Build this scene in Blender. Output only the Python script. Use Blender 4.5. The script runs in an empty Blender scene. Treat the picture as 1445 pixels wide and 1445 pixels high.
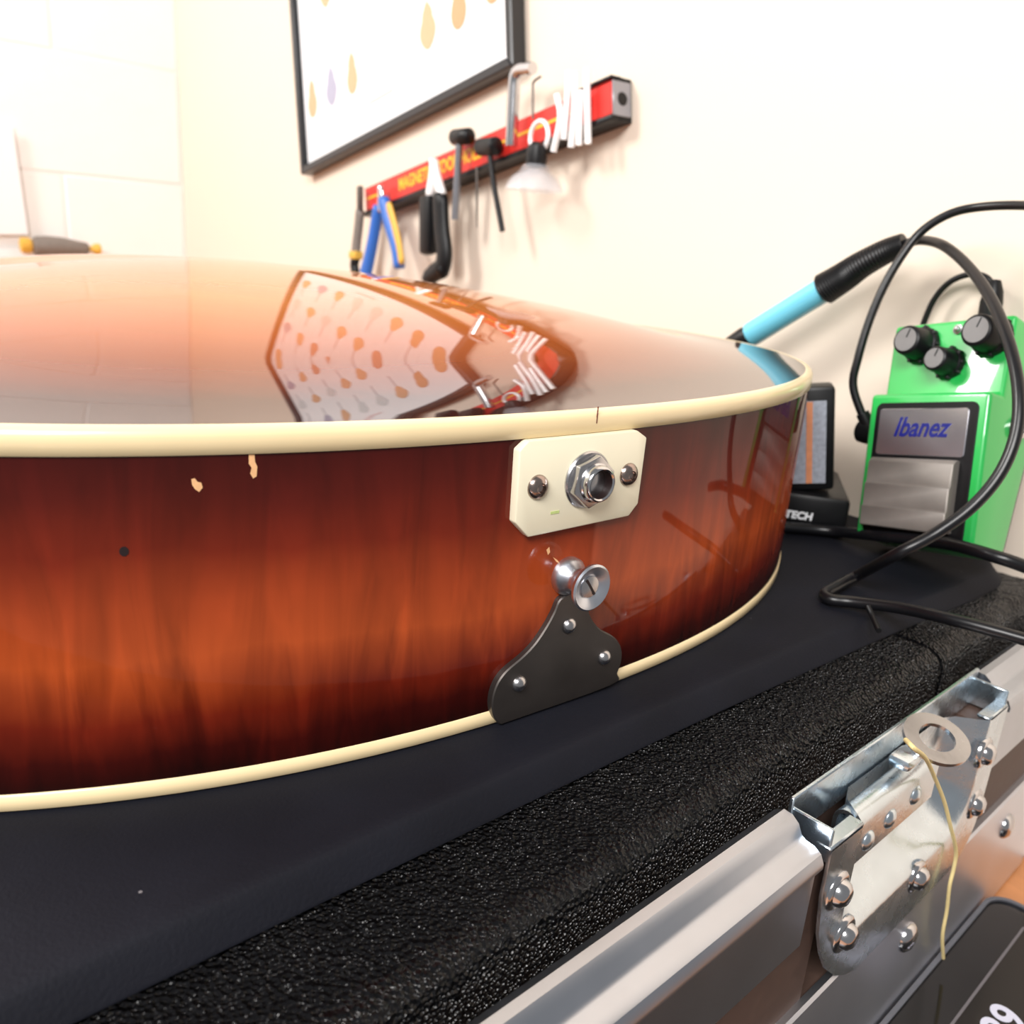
import bpy, bmesh, math, random
from mathutils import Vector, Matrix
random.seed(4)
D = bpy.data
SC = bpy.context.scene
COL = SC.collection

# ------------------------------------------------------------------ camera
F, CX, CAMH = 1190.0, 722.5, 0.140
RW = Matrix(((0.99727599, -0.07376038, 0.0),
             (0.02193448, 0.29656482, -0.9547608),
             (0.07042352, 0.95216002, 0.29737487)))
CAM = Vector((0, 0, CAMH))
cd = D.cameras.new('camera'); cam = D.objects.new('camera', cd); COL.objects.link(cam)
cam.matrix_world = Matrix.Translation(CAM) @ RW.to_4x4()
cd.sensor_width = 36.0; cd.sensor_fit = 'HORIZONTAL'
cd.lens = F / 1445.0 * 36.0
cd.clip_start = 0.01; cd.clip_end = 60
cd.dof.use_dof = True; cd.dof.focus_distance = 0.25; cd.dof.aperture_fstop = 17.0
SC.camera = cam

# ------------------------------------------------------------------ world, lights, exposure
W = D.worlds.new('room_light'); SC.world = W; W.use_nodes = True
bg = W.node_tree.nodes['Background']
bg.inputs[0].default_value = (0.97, 0.98, 1.0, 1); bg.inputs[1].default_value = 0.26
def area(name, loc, target, size, size_y, watts, color):
    l = D.lights.new(name, 'AREA'); l.shape = 'RECTANGLE'; l.size = size; l.size_y = size_y
    l.energy = watts; l.color = color
    o = D.objects.new(name, l); COL.objects.link(o); o.location = loc
    o.rotation_euler = (Vector(target) - Vector(loc)).to_track_quat('-Z', 'Y').to_euler()
    return o
area('window_light', (-1.55, 0.35, 1.15), (0.1, 0.7, 0.1), 0.45, 0.45, 29, (1, 0.97, 0.92))
area('ceiling_lamp', (-0.38, -0.85, 1.00), (0.0, 0.45, 0.0), 0.9, 0.5, 37, (1, 0.975, 0.95))
vs = SC.view_settings
vs.view_transform = 'Standard'; vs.look = 'None'; vs.gamma = 1.0; vs.exposure = 0.0
vs.use_curve_mapping = False

# ------------------------------------------------------------------ pixel helpers (photo frame 1445 px)
def ray(x, y): return RW @ Vector(((x - CX) / F, -(y - CX) / F, -1.0))
def onz(x, y, z=0.0):
    d = ray(x, y); return CAM + d * ((z - CAMH) / d.z)
def at(x, y, dist): return CAM + ray(x, y) * dist
def onplane(x, y, p0, n):
    d = ray(x, y); return CAM + d * ((p0 - CAM).dot(n) / d.dot(n))

# ------------------------------------------------------------------ materials
MATS = {}
def mat(name, col, rough=0.5, metal=0.0, coat=0.0, noise=0.0, nscale=40.0, bump=0.0, bscale=200.0, spec=0.5,
        stretch=None, trans=0.0, ior=1.5, coat_rough=0.05, aniso=0.0):
    if name in MATS: return MATS[name]
    m = D.materials.new(name); m.use_nodes = True; nt = m.node_tree; N = nt.nodes; L = nt.links
    b = N['Principled BSDF']
    b.inputs['Base Color'].default_value = (*col, 1); b.inputs['Roughness'].default_value = rough
    b.inputs['Metallic'].default_value = metal; b.inputs['Coat Weight'].default_value = coat
    b.inputs['Coat Roughness'].default_value = coat_rough
    b.inputs['Specular IOR Level'].default_value = spec; b.inputs['IOR'].default_value = ior
    b.inputs['Transmission Weight'].default_value = trans
    tc = N.new('ShaderNodeTexCoord'); mp = N.new('ShaderNodeMapping'); L.new(tc.outputs['Object'], mp.inputs[0])
    if stretch: mp.inputs['Scale'].default_value = stretch
    if noise > 0:
        n = N.new('ShaderNodeTexNoise'); n.inputs['Scale'].default_value = nscale; n.inputs['Detail'].default_value = 4
        L.new(mp.outputs[0], n.inputs['Vector'])
        r = N.new('ShaderNodeMapRange'); r.inputs[3].default_value = 1 - noise; r.inputs[4].default_value = 1 + noise
        L.new(n.outputs[0], r.inputs[0])
        mx = N.new('ShaderNodeVectorMath'); mx.operation = 'SCALE'; mx.inputs[0].default_value = col
        L.new(r.outputs[0], mx.inputs['Scale']); L.new(mx.outputs[0], b.inputs['Base Color'])
        rr = N.new('ShaderNodeMapRange'); rr.inputs[3].default_value = max(0.02, rough - 0.1 * noise * 3); rr.inputs[4].default_value = min(1, rough + 0.1 * noise * 3)
        L.new(n.outputs[0], rr.inputs[0]); L.new(rr.outputs[0], b.inputs['Roughness'])
    if bump > 0:
        n = N.new('ShaderNodeTexNoise'); n.inputs['Scale'].default_value = bscale; n.inputs['Detail'].default_value = 5
        L.new(mp.outputs[0], n.inputs['Vector'])
        bp = N.new('ShaderNodeBump'); bp.inputs['Strength'].default_value = bump; bp.inputs['Distance'].default_value = 0.002
        L.new(n.outputs[0], bp.inputs['Height']); L.new(bp.outputs[0], b.inputs['Normal'])
    MATS[name] = m
    return m
def ramp(N, stops):
    r = N.new('ShaderNodeValToRGB'); e = r.color_ramp.elements
    while len(e) < len(stops): e.new(0.5)
    for k, (p, c) in enumerate(stops): e[k].position = p; e[k].color = (*c, 1)
    return r

def sunburst_side():
    m = D.materials.new('flamed_maple_sunburst'); m.use_nodes = True; nt = m.node_tree; N = nt.nodes; L = nt.links
    b = N['Principled BSDF']; b.inputs['Roughness'].default_value = 0.7
    b.inputs['Specular IOR Level'].default_value = 0.05; b.inputs['Coat Weight'].default_value = 0.5; b.inputs['Coat Roughness'].default_value = 0.04
    uv = N.new('ShaderNodeUVMap'); sp = N.new('ShaderNodeSeparateXYZ'); L.new(uv.outputs[0], sp.inputs[0])
    # flame figure: stripes across the rim, wandering a little
    mp = N.new('ShaderNodeMapping'); mp.inputs['Scale'].default_value = (105, 1.4, 1); L.new(uv.outputs[0], mp.inputs[0])
    fl = N.new('ShaderNodeTexNoise'); fl.inputs['Scale'].default_value = 1.0; fl.inputs['Detail'].default_value = 3
    fl.inputs['Distortion'].default_value = 1.1; L.new(mp.outputs[0], fl.inputs['Vector'])
    mp2 = N.new('ShaderNodeMapping'); mp2.inputs['Scale'].default_value = (22, 2.2, 1); mp2.inputs['Location'].default_value = (3.1, .4, 0)
    L.new(uv.outputs[0], mp2.inputs[0])
    f2 = N.new('ShaderNodeTexNoise'); f2.inputs['Scale'].default_value = 1.0; f2.inputs['Detail'].default_value = 4; L.new(mp2.outputs[0], f2.inputs['Vector'])
    # burst height wobbles with the figure
    w1 = N.new('ShaderNodeMath'); w1.operation = 'MULTIPLY_ADD'; w1.inputs[1].default_value = 0.10; w1.inputs[2].default_value = -0.05
    L.new(fl.outputs[0], w1.inputs[0])
    w2 = N.new('ShaderNodeMath'); w2.operation = 'MULTIPLY_ADD'; w2.inputs[1].default_value = 0.16; w2.inputs[2].default_value = -0.08
    L.new(f2.outputs[0], w2.inputs[0])
    a1 = N.new('ShaderNodeMath'); L.new(sp.outputs[1], a1.inputs[0]); L.new(w1.outputs[0], a1.inputs[1])
    a2 = N.new('ShaderNodeMath'); L.new(a1.outputs[0], a2.inputs[0]); L.new(w2.outputs[0], a2.inputs[1])
    r = ramp(N, [(0.0, (0.012, 0.0008, 0.0005)), (0.09, (0.035, 0.002, 0.001)), (0.21, (0.125, 0.010, 0.003)), (0.40, (0.36, 0.058, 0.012)),
                 (0.56, (0.28, 0.040, 0.009)), (0.72, (0.135, 0.013, 0.004)), (0.88, (0.070, 0.006, 0.003)), (1.0, (0.042, 0.003, 0.002))])
    L.new(a2.outputs[0], r.inputs[0])
    k = N.new('ShaderNodeMapRange'); k.inputs[1].default_value = .3; k.inputs[2].default_value = .72; k.inputs[3].default_value = 0.70; k.inputs[4].default_value = 1.32
    L.new(fl.outputs[0], k.inputs[0])
    s = N.new('ShaderNodeVectorMath'); s.operation = 'SCALE'; L.new(r.outputs[0], s.inputs[0]); L.new(k.outputs[0], s.inputs['Scale'])
    L.new(s.outputs[0], b.inputs['Base Color'])
    return m
def sunburst_back():
    m = D.materials.new('maple_back_sunburst'); m.use_nodes = True; nt = m.node_tree; N = nt.nodes; L = nt.links
    b = N['Principled BSDF']; b.inputs['Roughness'].default_value = 0.35; b.inputs['Specular IOR Level'].default_value = 0.0
    b.inputs['Coat Weight'].default_value = 1.0; b.inputs['Coat Roughness'].default_value = 0.012; b.inputs['Coat IOR'].default_value = 1.5
    uv = N.new('ShaderNodeUVMap'); sp = N.new('ShaderNodeSeparateXYZ'); L.new(uv.outputs[0], sp.inputs[0])
    tc = N.new('ShaderNodeTexCoord'); mp = N.new('ShaderNodeMapping'); L.new(tc.outputs['Object'], mp.inputs[0])
    mp.inputs['Rotation'].default_value = (0, 0, math.radians(-128)); mp.inputs['Scale'].default_value = (6, 160, 1)
    n = N.new('ShaderNodeTexNoise'); n.inputs['Scale'].default_value = 1; n.inputs['Detail'].default_value = 4; L.new(mp.outputs[0], n.inputs['Vector'])
    w = N.new('ShaderNodeMath'); w.operation = 'MULTIPLY_ADD'; w.inputs[1].default_value = .08; w.inputs[2].default_value = -.04; L.new(n.outputs[0], w.inputs[0])
    a = N.new('ShaderNodeMath'); L.new(sp.outputs[0], a.inputs[0]); L.new(w.outputs[0], a.inputs[1])
    r = ramp(N, [(0.0, (0.56, 0.20, 0.045)), (0.50, (0.54, 0.18, 0.04)), (0.70, (0.36, 0.09, 0.02)), (0.84, (0.16, 0.035, 0.012)), (0.92, (0.05, 0.014, 0.009)), (1.0, (0.035, 0.010, 0.008))])
    L.new(a.outputs[0], r.inputs[0])
    k = N.new('ShaderNodeMapRange'); k.inputs[3].default_value = .8; k.inputs[4].default_value = 1.2; L.new(n.outputs[0], k.inputs[0])
    s = N.new('ShaderNodeVectorMath'); s.operation = 'SCALE'; L.new(r.outputs[0], s.inputs[0]); L.new(k.outputs[0], s.inputs['Scale'])
    L.new(s.outputs[0], b.inputs['Base Color'])
    return m
def foam_material():
    m = D.materials.new('black_bead_foam'); m.use_nodes = True; nt = m.node_tree; N = nt.nodes; L = nt.links
    b = N['Principled BSDF']; b.inputs['Base Color'].default_value = (0.006, 0.006, 0.007, 1); b.inputs['Roughness'].default_value = 0.20
    b.inputs['Specular IOR Level'].default_value = 0.38
    tc = N.new('ShaderNodeTexCoord')
    v = N.new('ShaderNodeTexVoronoi'); v.inputs['Scale'].default_value = 760; v.inputs['Randomness'].default_value = 1.0; L.new(tc.outputs['Object'], v.inputs['Vector'])
    n = N.new('ShaderNodeTexNoise'); n.inputs['Scale'].default_value = 300; n.inputs['Detail'].default_value = 3; L.new(tc.outputs['Object'], n.inputs['Vector'])
    ad = N.new('ShaderNodeMath'); L.new(v.outputs['Distance'], ad.inputs[0]); L.new(n.outputs[0], ad.inputs[1])
    bp = N.new('ShaderNodeBump'); bp.inputs['Strength'].default_value = 1.0; bp.inputs['Distance'].default_value = 0.0036
    L.new(ad.outputs[0], bp.inputs['Height']); L.new(bp.outputs[0], b.inputs['Normal'])
    return m
def mat_material():
    m = D.materials.new('navy_rubber'); m.use_nodes = True; nt = m.node_tree; N = nt.nodes; L = nt.links
    b = N['Principled BSDF']; b.inputs['Roughness'].default_value = 0.70; b.inputs['Specular IOR Level'].default_value = 0.20
    tc = N.new('ShaderNodeTexCoord')
    n = N.new('ShaderNodeTexNoise'); n.inputs['Scale'].default_value = 30; n.inputs['Detail'].default_value = 3; L.new(tc.outputs['Object'], n.inputs['Vector'])
    r = ramp(N, [(0.3, (0.0045, 0.0050, 0.0090)), (0.7, (0.0070, 0.0078, 0.0135))]); L.new(n.outputs[0], r.inputs[0])
    # sparse lint
    v = N.new('ShaderNodeTexVoronoi'); v.inputs['Scale'].default_value = 95; L.new(tc.outputs['Object'], v.inputs['Vector'])
    lt = N.new('ShaderNodeMath'); lt.operation = 'LESS_THAN'; lt.inputs[1].default_value = 0.045; L.new(v.outputs['Distance'], lt.inputs[0])
    sx = N.new('ShaderNodeSeparateColor'); L.new(v.outputs['Color'], sx.inputs[0])
    gt = N.new('ShaderNodeMath'); gt.operation = 'GREATER_THAN'; gt.inputs[1].default_value = 0.72; L.new(sx.outputs[0], gt.inputs[0])
    ml = N.new('ShaderNodeMath'); ml.operation = 'MULTIPLY'; L.new(lt.outputs[0], ml.inputs[0]); L.new(gt.outputs[0], ml.inputs[1])
    mx = N.new('ShaderNodeMix'); mx.data_type = 'RGBA'; L.new(ml.outputs[0], mx.inputs[0]); L.new(r.outputs[0], mx.inputs[6]); mx.inputs[7].default_value = (0.16, 0.15, 0.16, 1)
    L.new(mx.outputs[2], b.inputs['Base Color'])
    n2 = N.new('ShaderNodeTexNoise'); n2.inputs['Scale'].default_value = 900; L.new(tc.outputs['Object'], n2.inputs['Vector'])
    bp = N.new('ShaderNodeBump'); bp.inputs['Strength'].default_value = 0.25; bp.inputs['Distance'].default_value = 0.0006
    L.new(n2.outputs[0], bp.inputs['Height']); L.new(bp.outputs[0], b.inputs['Normal'])
    return m

M_SIDE, M_BACK, M_FOAM, M_MAT = sunburst_side(), sunburst_back(), foam_material(), mat_material()
M_IVORY = mat('aged_ivory_binding', (0.86, 0.685, 0.405), 0.32, coat=0.5, noise=0.05, nscale=60)
M_CREAM = mat('cream_plastic', (0.84, 0.77, 0.58), 0.35, coat=0.3, noise=0.02, nscale=50)
M_CHROME = mat('chrome', (0.62, 0.62, 0.64), 0.16, 1.0, noise=0.06, nscale=300)
M_NICKEL = mat('worn_nickel', (0.55, 0.54, 0.55), 0.26, 1.0, noise=0.12, nscale=500)
M_DARKSTEEL = mat('tarnished_steel', (0.125, 0.110, 0.102), 0.40, 0.9, noise=0.25, nscale=70)
M_ALU = mat('brushed_aluminium', (0.53, 0.565, 0.63), 0.30, 1.0, noise=0.08, nscale=60)
M_ALU2 = mat('polished_aluminium', (0.70, 0.73, 0.80), 0.38, 1.0, noise=0.08, nscale=25)
M_ZINC = mat('blue_zinc_plate', (0.70, 0.79, 0.86), 0.27, 1.0, noise=0.16, nscale=90, bump=0.15, bscale=120)
M_BROWN = mat('brown_plywood_laminate', (0.085, 0.050, 0.038), 0.6, noise=0.25, nscale=250)
M_BLACKP = mat('black_plastic', (0.006, 0.006, 0.007), 0.40, spec=0.3, noise=0.15, nscale=60)
M_RUBBER = mat('black_cable_rubber', (0.006, 0.006, 0.0075), 0.32, spec=0.4, noise=0.15, nscale=90)
M_GLOSSB = mat('glossy_black_glass', (0.005, 0.005, 0.006), 0.12, coat=0.25, spec=0.3, noise=0.1, nscale=30)
M_SCREEN = mat('dark_screen', (0.011, 0.0095, 0.009), 0.25, coat=0.15, spec=0.3, noise=0.1, nscale=30)
M_GREEN = mat('green_enamel', (0.020, 0.43, 0.080), 0.30, coat=0.8, noise=0.03, nscale=40)
M_TREAD = mat('brushed_treadle', (0.25, 0.225, 0.205), 0.55, 0.55, noise=0.10, nscale=160)
M_PLATE = mat('silver_badge', (0.60, 0.59, 0.64), 0.24, 0.9, noise=0.04, nscale=120)
M_BLUEINK = mat('blue_print', (0.002, 0.006, 0.16), 0.4, noise=0.05, nscale=200)
M_SKY = mat('sky_blue_plastic', (0.16, 0.55, 0.72), 0.25, coat=0.6, noise=0.03, nscale=60)
M_WOOD = mat('orange_bench_wood', (0.52, 0.22, 0.085), 0.45, noise=0.25, nscale=12, stretch=(1, 9, 1))
M_WALLC = mat('cream_wall_paint', (0.78, 0.672, 0.565), 0.75, noise=0.012, nscale=6, bump=0.06, bscale=70)
M_WALLW = mat('white_brick_paint', (0.90, 0.89, 0.875), 0.7, noise=0.03, nscale=14, bump=0.25, bscale=45)
M_PAPER = mat('white_paper', (0.88, 0.89, 0.92), 0.55, noise=0.01, nscale=20)
M_FRAME = mat('black_picture_frame', (0.014, 0.015, 0.018), 0.32, noise=0.1, nscale=60)
M_RED = mat('red_label', (0.72, 0.030, 0.022), 0.4, noise=0.04, nscale=60)
M_YELLOW = mat('yellow_ink', (0.85, 0.50, 0.03), 0.45, noise=0.04, nscale=80)
M_BLUEH = mat('blue_grip', (0.03, 0.14, 0.52), 0.4, noise=0.08, nscale=80)
M_YELH = mat('yellow_grip', (0.72, 0.42, 0.06), 0.45, noise=0.06, nscale=80)
M_GREYH = mat('grey_brown_grip', (0.20, 0.17, 0.15), 0.5, noise=0.25, nscale=200)
M_CLEAR = mat('clear_vinyl', (0.86, 0.89, 0.97), 0.12, ior=1.4, noise=0.02, nscale=30)
M_CLEAR.node_tree.nodes['Principled BSDF'].inputs['Alpha'].default_value = 0.20
M_WHITEM = mat('bright_polished_steel', (0.95, 0.95, 0.96), 0.30, 0.2, noise=0.03, nscale=200)
M_THREAD = mat('yellow_thread', (0.80, 0.64, 0.30), 0.7, noise=0.1, nscale=900)
M_CHIP_GLINT = mat('bare_wood_chip_and_glint', (0.75, 0.42, 0.20), 0.6, noise=0.15, nscale=900)  # bare wood of the chips, also the colour of painted highlights
M_DARKSPOT = mat('dark_dent', (0.012, 0.004, 0.004), 0.5, noise=0.1, nscale=900)
M_SCREWB = mat('brownish_screw', (0.40, 0.32, 0.29), 0.22, 1.0, noise=0.2, nscale=700)
M_LABEL = mat('grey_printed_label', (0.34, 0.36, 0.42), 0.5, noise=0.45, nscale=420)
M_ORANGE = mat('orange_label_strip', (0.70, 0.27, 0.13), 0.5, noise=0.2, nscale=300)
M_ROSE = mat('fingerboard_rosewood', (0.05, 0.022, 0.014), 0.5, noise=0.3, nscale=80)
M_MAHOG = mat('neck_mahogany', (0.13, 0.022, 0.010), 0.35, coat=0.8, noise=0.2, nscale=50)
M_ICON = [mat('print_amber', (0.70, 0.42, 0.25), 0.55, noise=0.1, nscale=200), mat('print_sunburst', (0.62, 0.34, 0.18), 0.55, noise=0.1, nscale=200),
          mat('print_slate', (0.40, 0.40, 0.52), 0.55, noise=0.1, nscale=200), mat('print_pale', (0.66, 0.70, 0.72), 0.55, noise=0.05, nscale=200),
          mat('print_rust', (0.60, 0.30, 0.22), 0.55, noise=0.1, nscale=200)]
M_KNOBCAP = mat('spun_grey_cap', (0.16, 0.155, 0.155), 0.5, 0.3, noise=0.15, nscale=200)
M_LINE = mat('print_grey_line', (0.50, 0.51, 0.54), 0.55, noise=0.05, nscale=200)
M_PINK = mat('print_pink', (0.80, 0.55, 0.56), 0.55, noise=0.05, nscale=200)

# ------------------------------------------------------------------ object helpers
def tag(o, label, cat, group=None, kind=None):
    o['label'] = label; o['category'] = cat
    if group: o['group'] = group
    if kind: o['kind'] = kind
    return o
def empty(name, loc, label, cat, group=None):
    o = D.objects.new(name, None); COL.objects.link(o); o.location = loc; o.empty_display_size = 0.02
    return tag(o, label, cat, group)
def mworld(o):
    m = Matrix.Translation(o.location)
    return m
def link(name, me, m, parent=None, smooth=True):
    o = D.objects.new(name, me); COL.objects.link(o)
    if m is not None: me.materials.append(m)
    if smooth:
        for p in me.polygons: p.use_smooth = True
    if parent is not None:
        o.parent = parent
        root = parent
        while root.parent: root = root.parent
        if parent.type == 'EMPTY': o.matrix_parent_inverse = mworld(parent).inverted()
        # a mesh parent keeps identity in the same world frame as its thing
    return o
def mesh(name, vs_, fs, m, parent=None, smooth=True, mtx=None):
    me = D.meshes.new(name)
    if mtx is not None: vs_ = [mtx @ Vector(v) for v in vs_]
    me.from_pydata([tuple(v) for v in vs_], [], fs); me.validate(); me.update()
    bm = bmesh.new(); bm.from_mesh(me); bmesh.ops.recalc_face_normals(bm, faces=bm.faces); bm.to_mesh(me); bm.free()
    return link(name, me, m, parent, smooth)
def auto(o, ang=35):
    me = o.data; lim = math.radians(ang)
    bm = bmesh.new(); bm.from_mesh(me)
    for e in bm.edges:
        if len(e.link_faces) == 2 and e.calc_face_angle(0) > lim: e.smooth = False
    bm.to_mesh(me); bm.free(); return o
def frame(o, x, y, z): return Matrix(((x[0], y[0], z[0], o[0]), (x[1], y[1], z[1], o[1]), (x[2], y[2], z[2], o[2]), (0, 0, 0, 1)))
def prism(name, poly, d0, d1, m, parent=None, mtx=None, bevel=0.0, seg=2):
    """polygon in local xy extruded along local z from d0 to d1"""
    n = len(poly); vs_ = [(x, y, d0) for x, y in poly] + [(x, y, d1) for x, y in poly]
    fs = [tuple(range(n)), tuple(range(2 * n - 1, n - 1, -1))] + [(i, (i + 1) % n, n + (i + 1) % n, n + i) for i in range(n)]
    me = D.meshes.new(name); me.from_pydata(vs_, [], fs)
    bm = bmesh.new(); bm.from_mesh(me); bmesh.ops.recalc_face_normals(bm, faces=bm.faces)
    if bevel > 0:
        es = [e for e in bm.edges if len(e.link_faces) == 2 and e.calc_face_angle(0) > 0.5]
        bmesh.ops.bevel(bm, geom=es, offset=bevel, segments=seg, affect='EDGES', profile=0.5)
    if mtx is not None and parent is not None: bm.transform(mtx)
    bm.to_mesh(me); bm.free()
    o = auto(link(name, me, m, parent), 40)
    if mtx is not None and parent is None: o.matrix_world = mtx
    return o
def box(name, c, s, m, parent=None, mtx=None, bevel=0.0, seg=2):
    x, y, z = c; a, b_, d = s[0] / 2, s[1] / 2, s[2] / 2
    return prism(name, [(x - a, y - b_), (x + a, y - b_), (x + a, y + b_), (x - a, y + b_)], z - d, z + d, m, parent, mtx, bevel, seg)
def lathe(name, prof, m, parent=None, mtx=None, seg=32, ang=35, cap=True):
    vs_, fs = [], []
    for r, z in prof:
        for k in range(seg):
            a = 2 * math.pi * k / seg; vs_.append((r * math.cos(a), r * math.sin(a), z))
    for i in range(len(prof) - 1):
        for k in range(seg):
            k2 = (k + 1) % seg; fs.append((i * seg + k, i * seg + k2, (i + 1) * seg + k2, (i + 1) * seg + k))
    if cap: fs.append(tuple(range(seg))); fs.append(tuple(range(len(vs_) - seg, len(vs_))))
    return auto(mesh(name, vs_, fs, m, parent, True, mtx), ang)
def spline(pts, n=10):
    pts = [Vector(p) for p in pts]; P = [pts[0] * 2 - pts[1]] + pts + [pts[-1] * 2 - pts[-2]]; out = []
    for i in range(1, len(P) - 2):
        for k in range(n):
            t = k / n; a, b_, c, d = P[i - 1], P[i], P[i + 1], P[i + 2]
            out.append(0.5 * ((2 * b_) + (c - a) * t + (2 * a - 5 * b_ + 4 * c - d) * t * t + (3 * b_ - a - 3 * c + d) * t ** 3))
    out.append(pts[-1]); return out
def tube(name, path, rad, m, parent=None, seg=12, closed=False):
    path = [Vector(p) for p in path]; n = len(path)
    R = rad if isinstance(rad, (list, tuple)) else [rad] * n
    T = [(path[min(i + 1, n - 1)] - path[max(i - 1, 0)]).normalized() for i in range(n)]
    if closed: T = [(path[(i + 1) % n] - path[i - 1]).normalized() for i in range(n)]
    u = T[0].orthogonal().normalized(); vs_, fs = [], []
    for i in range(n):
        u = (u - T[i] * u.dot(T[i])).normalized(); w = T[i].cross(u)
        for k in range(seg):
            a = 2 * math.pi * k / seg; vs_.append(path[i] + (u * math.cos(a) + w * math.sin(a)) * R[i])
    for i in range(n if closed else n - 1):
        j = (i + 1) % n
        for k in range(seg):
            k2 = (k + 1) % seg; fs.append((i * seg + k, i * seg + k2, j * seg + k2, j * seg + k))
    if not closed: fs.append(tuple(range(seg))); fs.append(tuple(range((n - 1) * seg, n * seg)))
    return auto(mesh(name, vs_, fs, m, parent), 50)
def text(name, s, size, m, parent, mtx, bold=0.0, shear=0.0, extrude=0.0002, width=None):
    cu = D.curves.new(name, 'FONT'); cu.body = s; cu.size = size; cu.extrude = extrude; cu.offset = bold; cu.shear = shear
    cu.align_x = 'CENTER'; cu.align_y = 'CENTER'
    t = D.objects.new(name + '_src', cu); COL.objects.link(t)
    dg = bpy.context.evaluated_depsgraph_get(); me = D.meshes.new_from_object(t.evaluated_get(dg)); me.name = name
    D.objects.remove(t); D.curves.remove(cu)
    if width:
        xs = [v.co.x for v in me.vertices]; k = width / max(1e-6, max(xs) - min(xs))
        for v in me.vertices: v.co.x *= k
    me.transform(mtx); me.materials.clear()
    return link(name, me, m, parent, False)
Z = Vector((0, 0, 1))

# ------------------------------------------------------------------ frames of the place
a43 = math.radians(43)
U = Vector((math.cos(a43), math.sin(a43), 0)); V = Vector((math.sin(a43), -math.cos(a43), 0))     # along / out of the case front
def uvz(u, v, z): return U * u + V * v + Z * z
phi = math.radians(-52.6)
HW = Vector((math.cos(phi), math.sin(phi), 0)); MW = Vector((math.sin(phi), -math.cos(phi), 0))   # along the wall / out of it
if MW.y > 0: MW = -MW
WC = 0.492; P0 = -MW * WC
BENCH = -0.170
def wall_pt(x, y, off=0.0): return onplane(x, y, P0 + MW * off, MW)

# ------------------------------------------------------------------ room: walls, bench
def structure(o): o['kind'] = 'structure'; return o
corner = wall_pt(256, 200); hc = (corner - P0).dot(HW)
WM = frame(P0, HW, Z, MW)      # local x along wall, y up, z out of the wall
structure(prism('wall_back', [(hc, BENCH), (0.12, BENCH), (0.12, 2.2), (hc, 2.2)], -0.06, 0.0, M_WALLC, None, WM))
# left wall of painted bricks, square to the back wall
LW = frame(P0 + HW * hc, -MW, Z, HW)   # local x goes behind the back wall, so bricks run to negative x
wl = structure(prism('wall_left', [(-2.6, BENCH), (0.06, BENCH), (0.06, 2.2), (-2.6, 2.2)], -0.06, 0.0, M_WALLW, None, LW))
bw, bh = 0.40, 0.19
bm_ = None
row = 0; y = BENCH + 0.001
while y < 1.25:
    x = -0.004 - (0.0 if row % 2 == 0 else 0.0)
    first = bw if row % 2 == 0 else bw / 2
    while x > -2.2:
        wdt = first if first else bw; first = None
        a, b_ = x - wdt + 0.005, x
        j = [random.uniform(-.0015, .0015) for _ in range(8)]
        o = prism('brick', [(a + j[0], y + j[1]), (b_ + j[2], y + j[3]), (b_ + j[4], y + bh - 0.005 + j[5]), (a + j[6], y + bh - 0.005 + j[7])], -0.002, 0.0018 + random.uniform(-.0006, .0006), M_WALLW, wl, Matrix(), 0.0012, 1)
        x -= wdt
    y += bh; row += 1
bench = prism('workbench_top', [(hc + 0.006, 0.001), (0.085, 0.001), (0.085, 1.5), (hc + 0.006, 1.5)], 0.0, 0.04, M_WOOD, None, frame(P0 + Z * BENCH, HW, MW, -Z))
tag(bench, 'orange wooden workbench top under the flight case', 'workbench')

# ------------------------------------------------------------------ flight case
case = empty('flight_case', uvz(0.1, -0.3, BENCH), 'black foam lined flight case with aluminium edges and a zinc butterfly latch', 'flight case')
CU0, CU1 = -0.55, 0.492
def sweep(name, prof, u0, u1, m, parent, closed=True):
    n = len(prof); vs_ = [uvz(u0, v, z) for v, z in prof] + [uvz(u1, v, z) for v, z in prof]
    fs = [(i, (i + 1) % n, n + (i + 1) % n, n + i) for i in range(n if closed else n - 1)]
    if closed: fs += [tuple(range(n)), tuple(range(2 * n - 1, n - 1, -1))]
    return auto(mesh(name, vs_, fs, m, parent), 30)
LU0, LU1 = 0.2235, 0.372        # latch dish along the case
sweep('case_shell', [(-0.1040, -0.036), (-0.1040, BENCH + 0.001), (-0.62, BENCH + 0.001), (-0.62, -0.036)], CU0 + .002, CU1 - .002, M_BROWN, case)
for q0, q1 in ((CU0 + .002, LU0 + .012), (LU1 - .012, CU1 - .002)): sweep('case_panel', [(-0.0912, -0.034), (-0.0912, BENCH + 0.0015), (-0.1038, BENCH + 0.0015), (-0.1038, -0.034)], q0, q1, M_BROWN, case)
sweep('case_panel', [(-0.0912, -0.098), (-0.0912, BENCH + 0.0015), (-0.1038, BENCH + 0.0015), (-0.1038, -0.098)], LU0 + .012, LU1 - .012, M_BROWN, case)
RAIL = [(-0.1065, -0.034), (-0.1068, -0.0255), (-0.1050, -0.0215), (-0.1020, -0.0195), (-0.0990, -0.0197), (-0.0965, -0.0215), (-0.0950, -0.0245), (-0.0935, -0.0255),
        (-0.0905, -0.0258), (-0.0880, -0.0272), (-0.0866, -0.0300), (-0.0866, -0.0318), (-0.0885, -0.0325), (-0.0885, -0.0620), (-0.0913, -0.0620), (-0.0913, -0.034)]
sweep('top_rail', RAIL, CU0, LU0 - 0.004, M_ALU, case); sweep('top_rail', RAIL, LU1 + 0.004, CU1, M_ALU, case)
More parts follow.
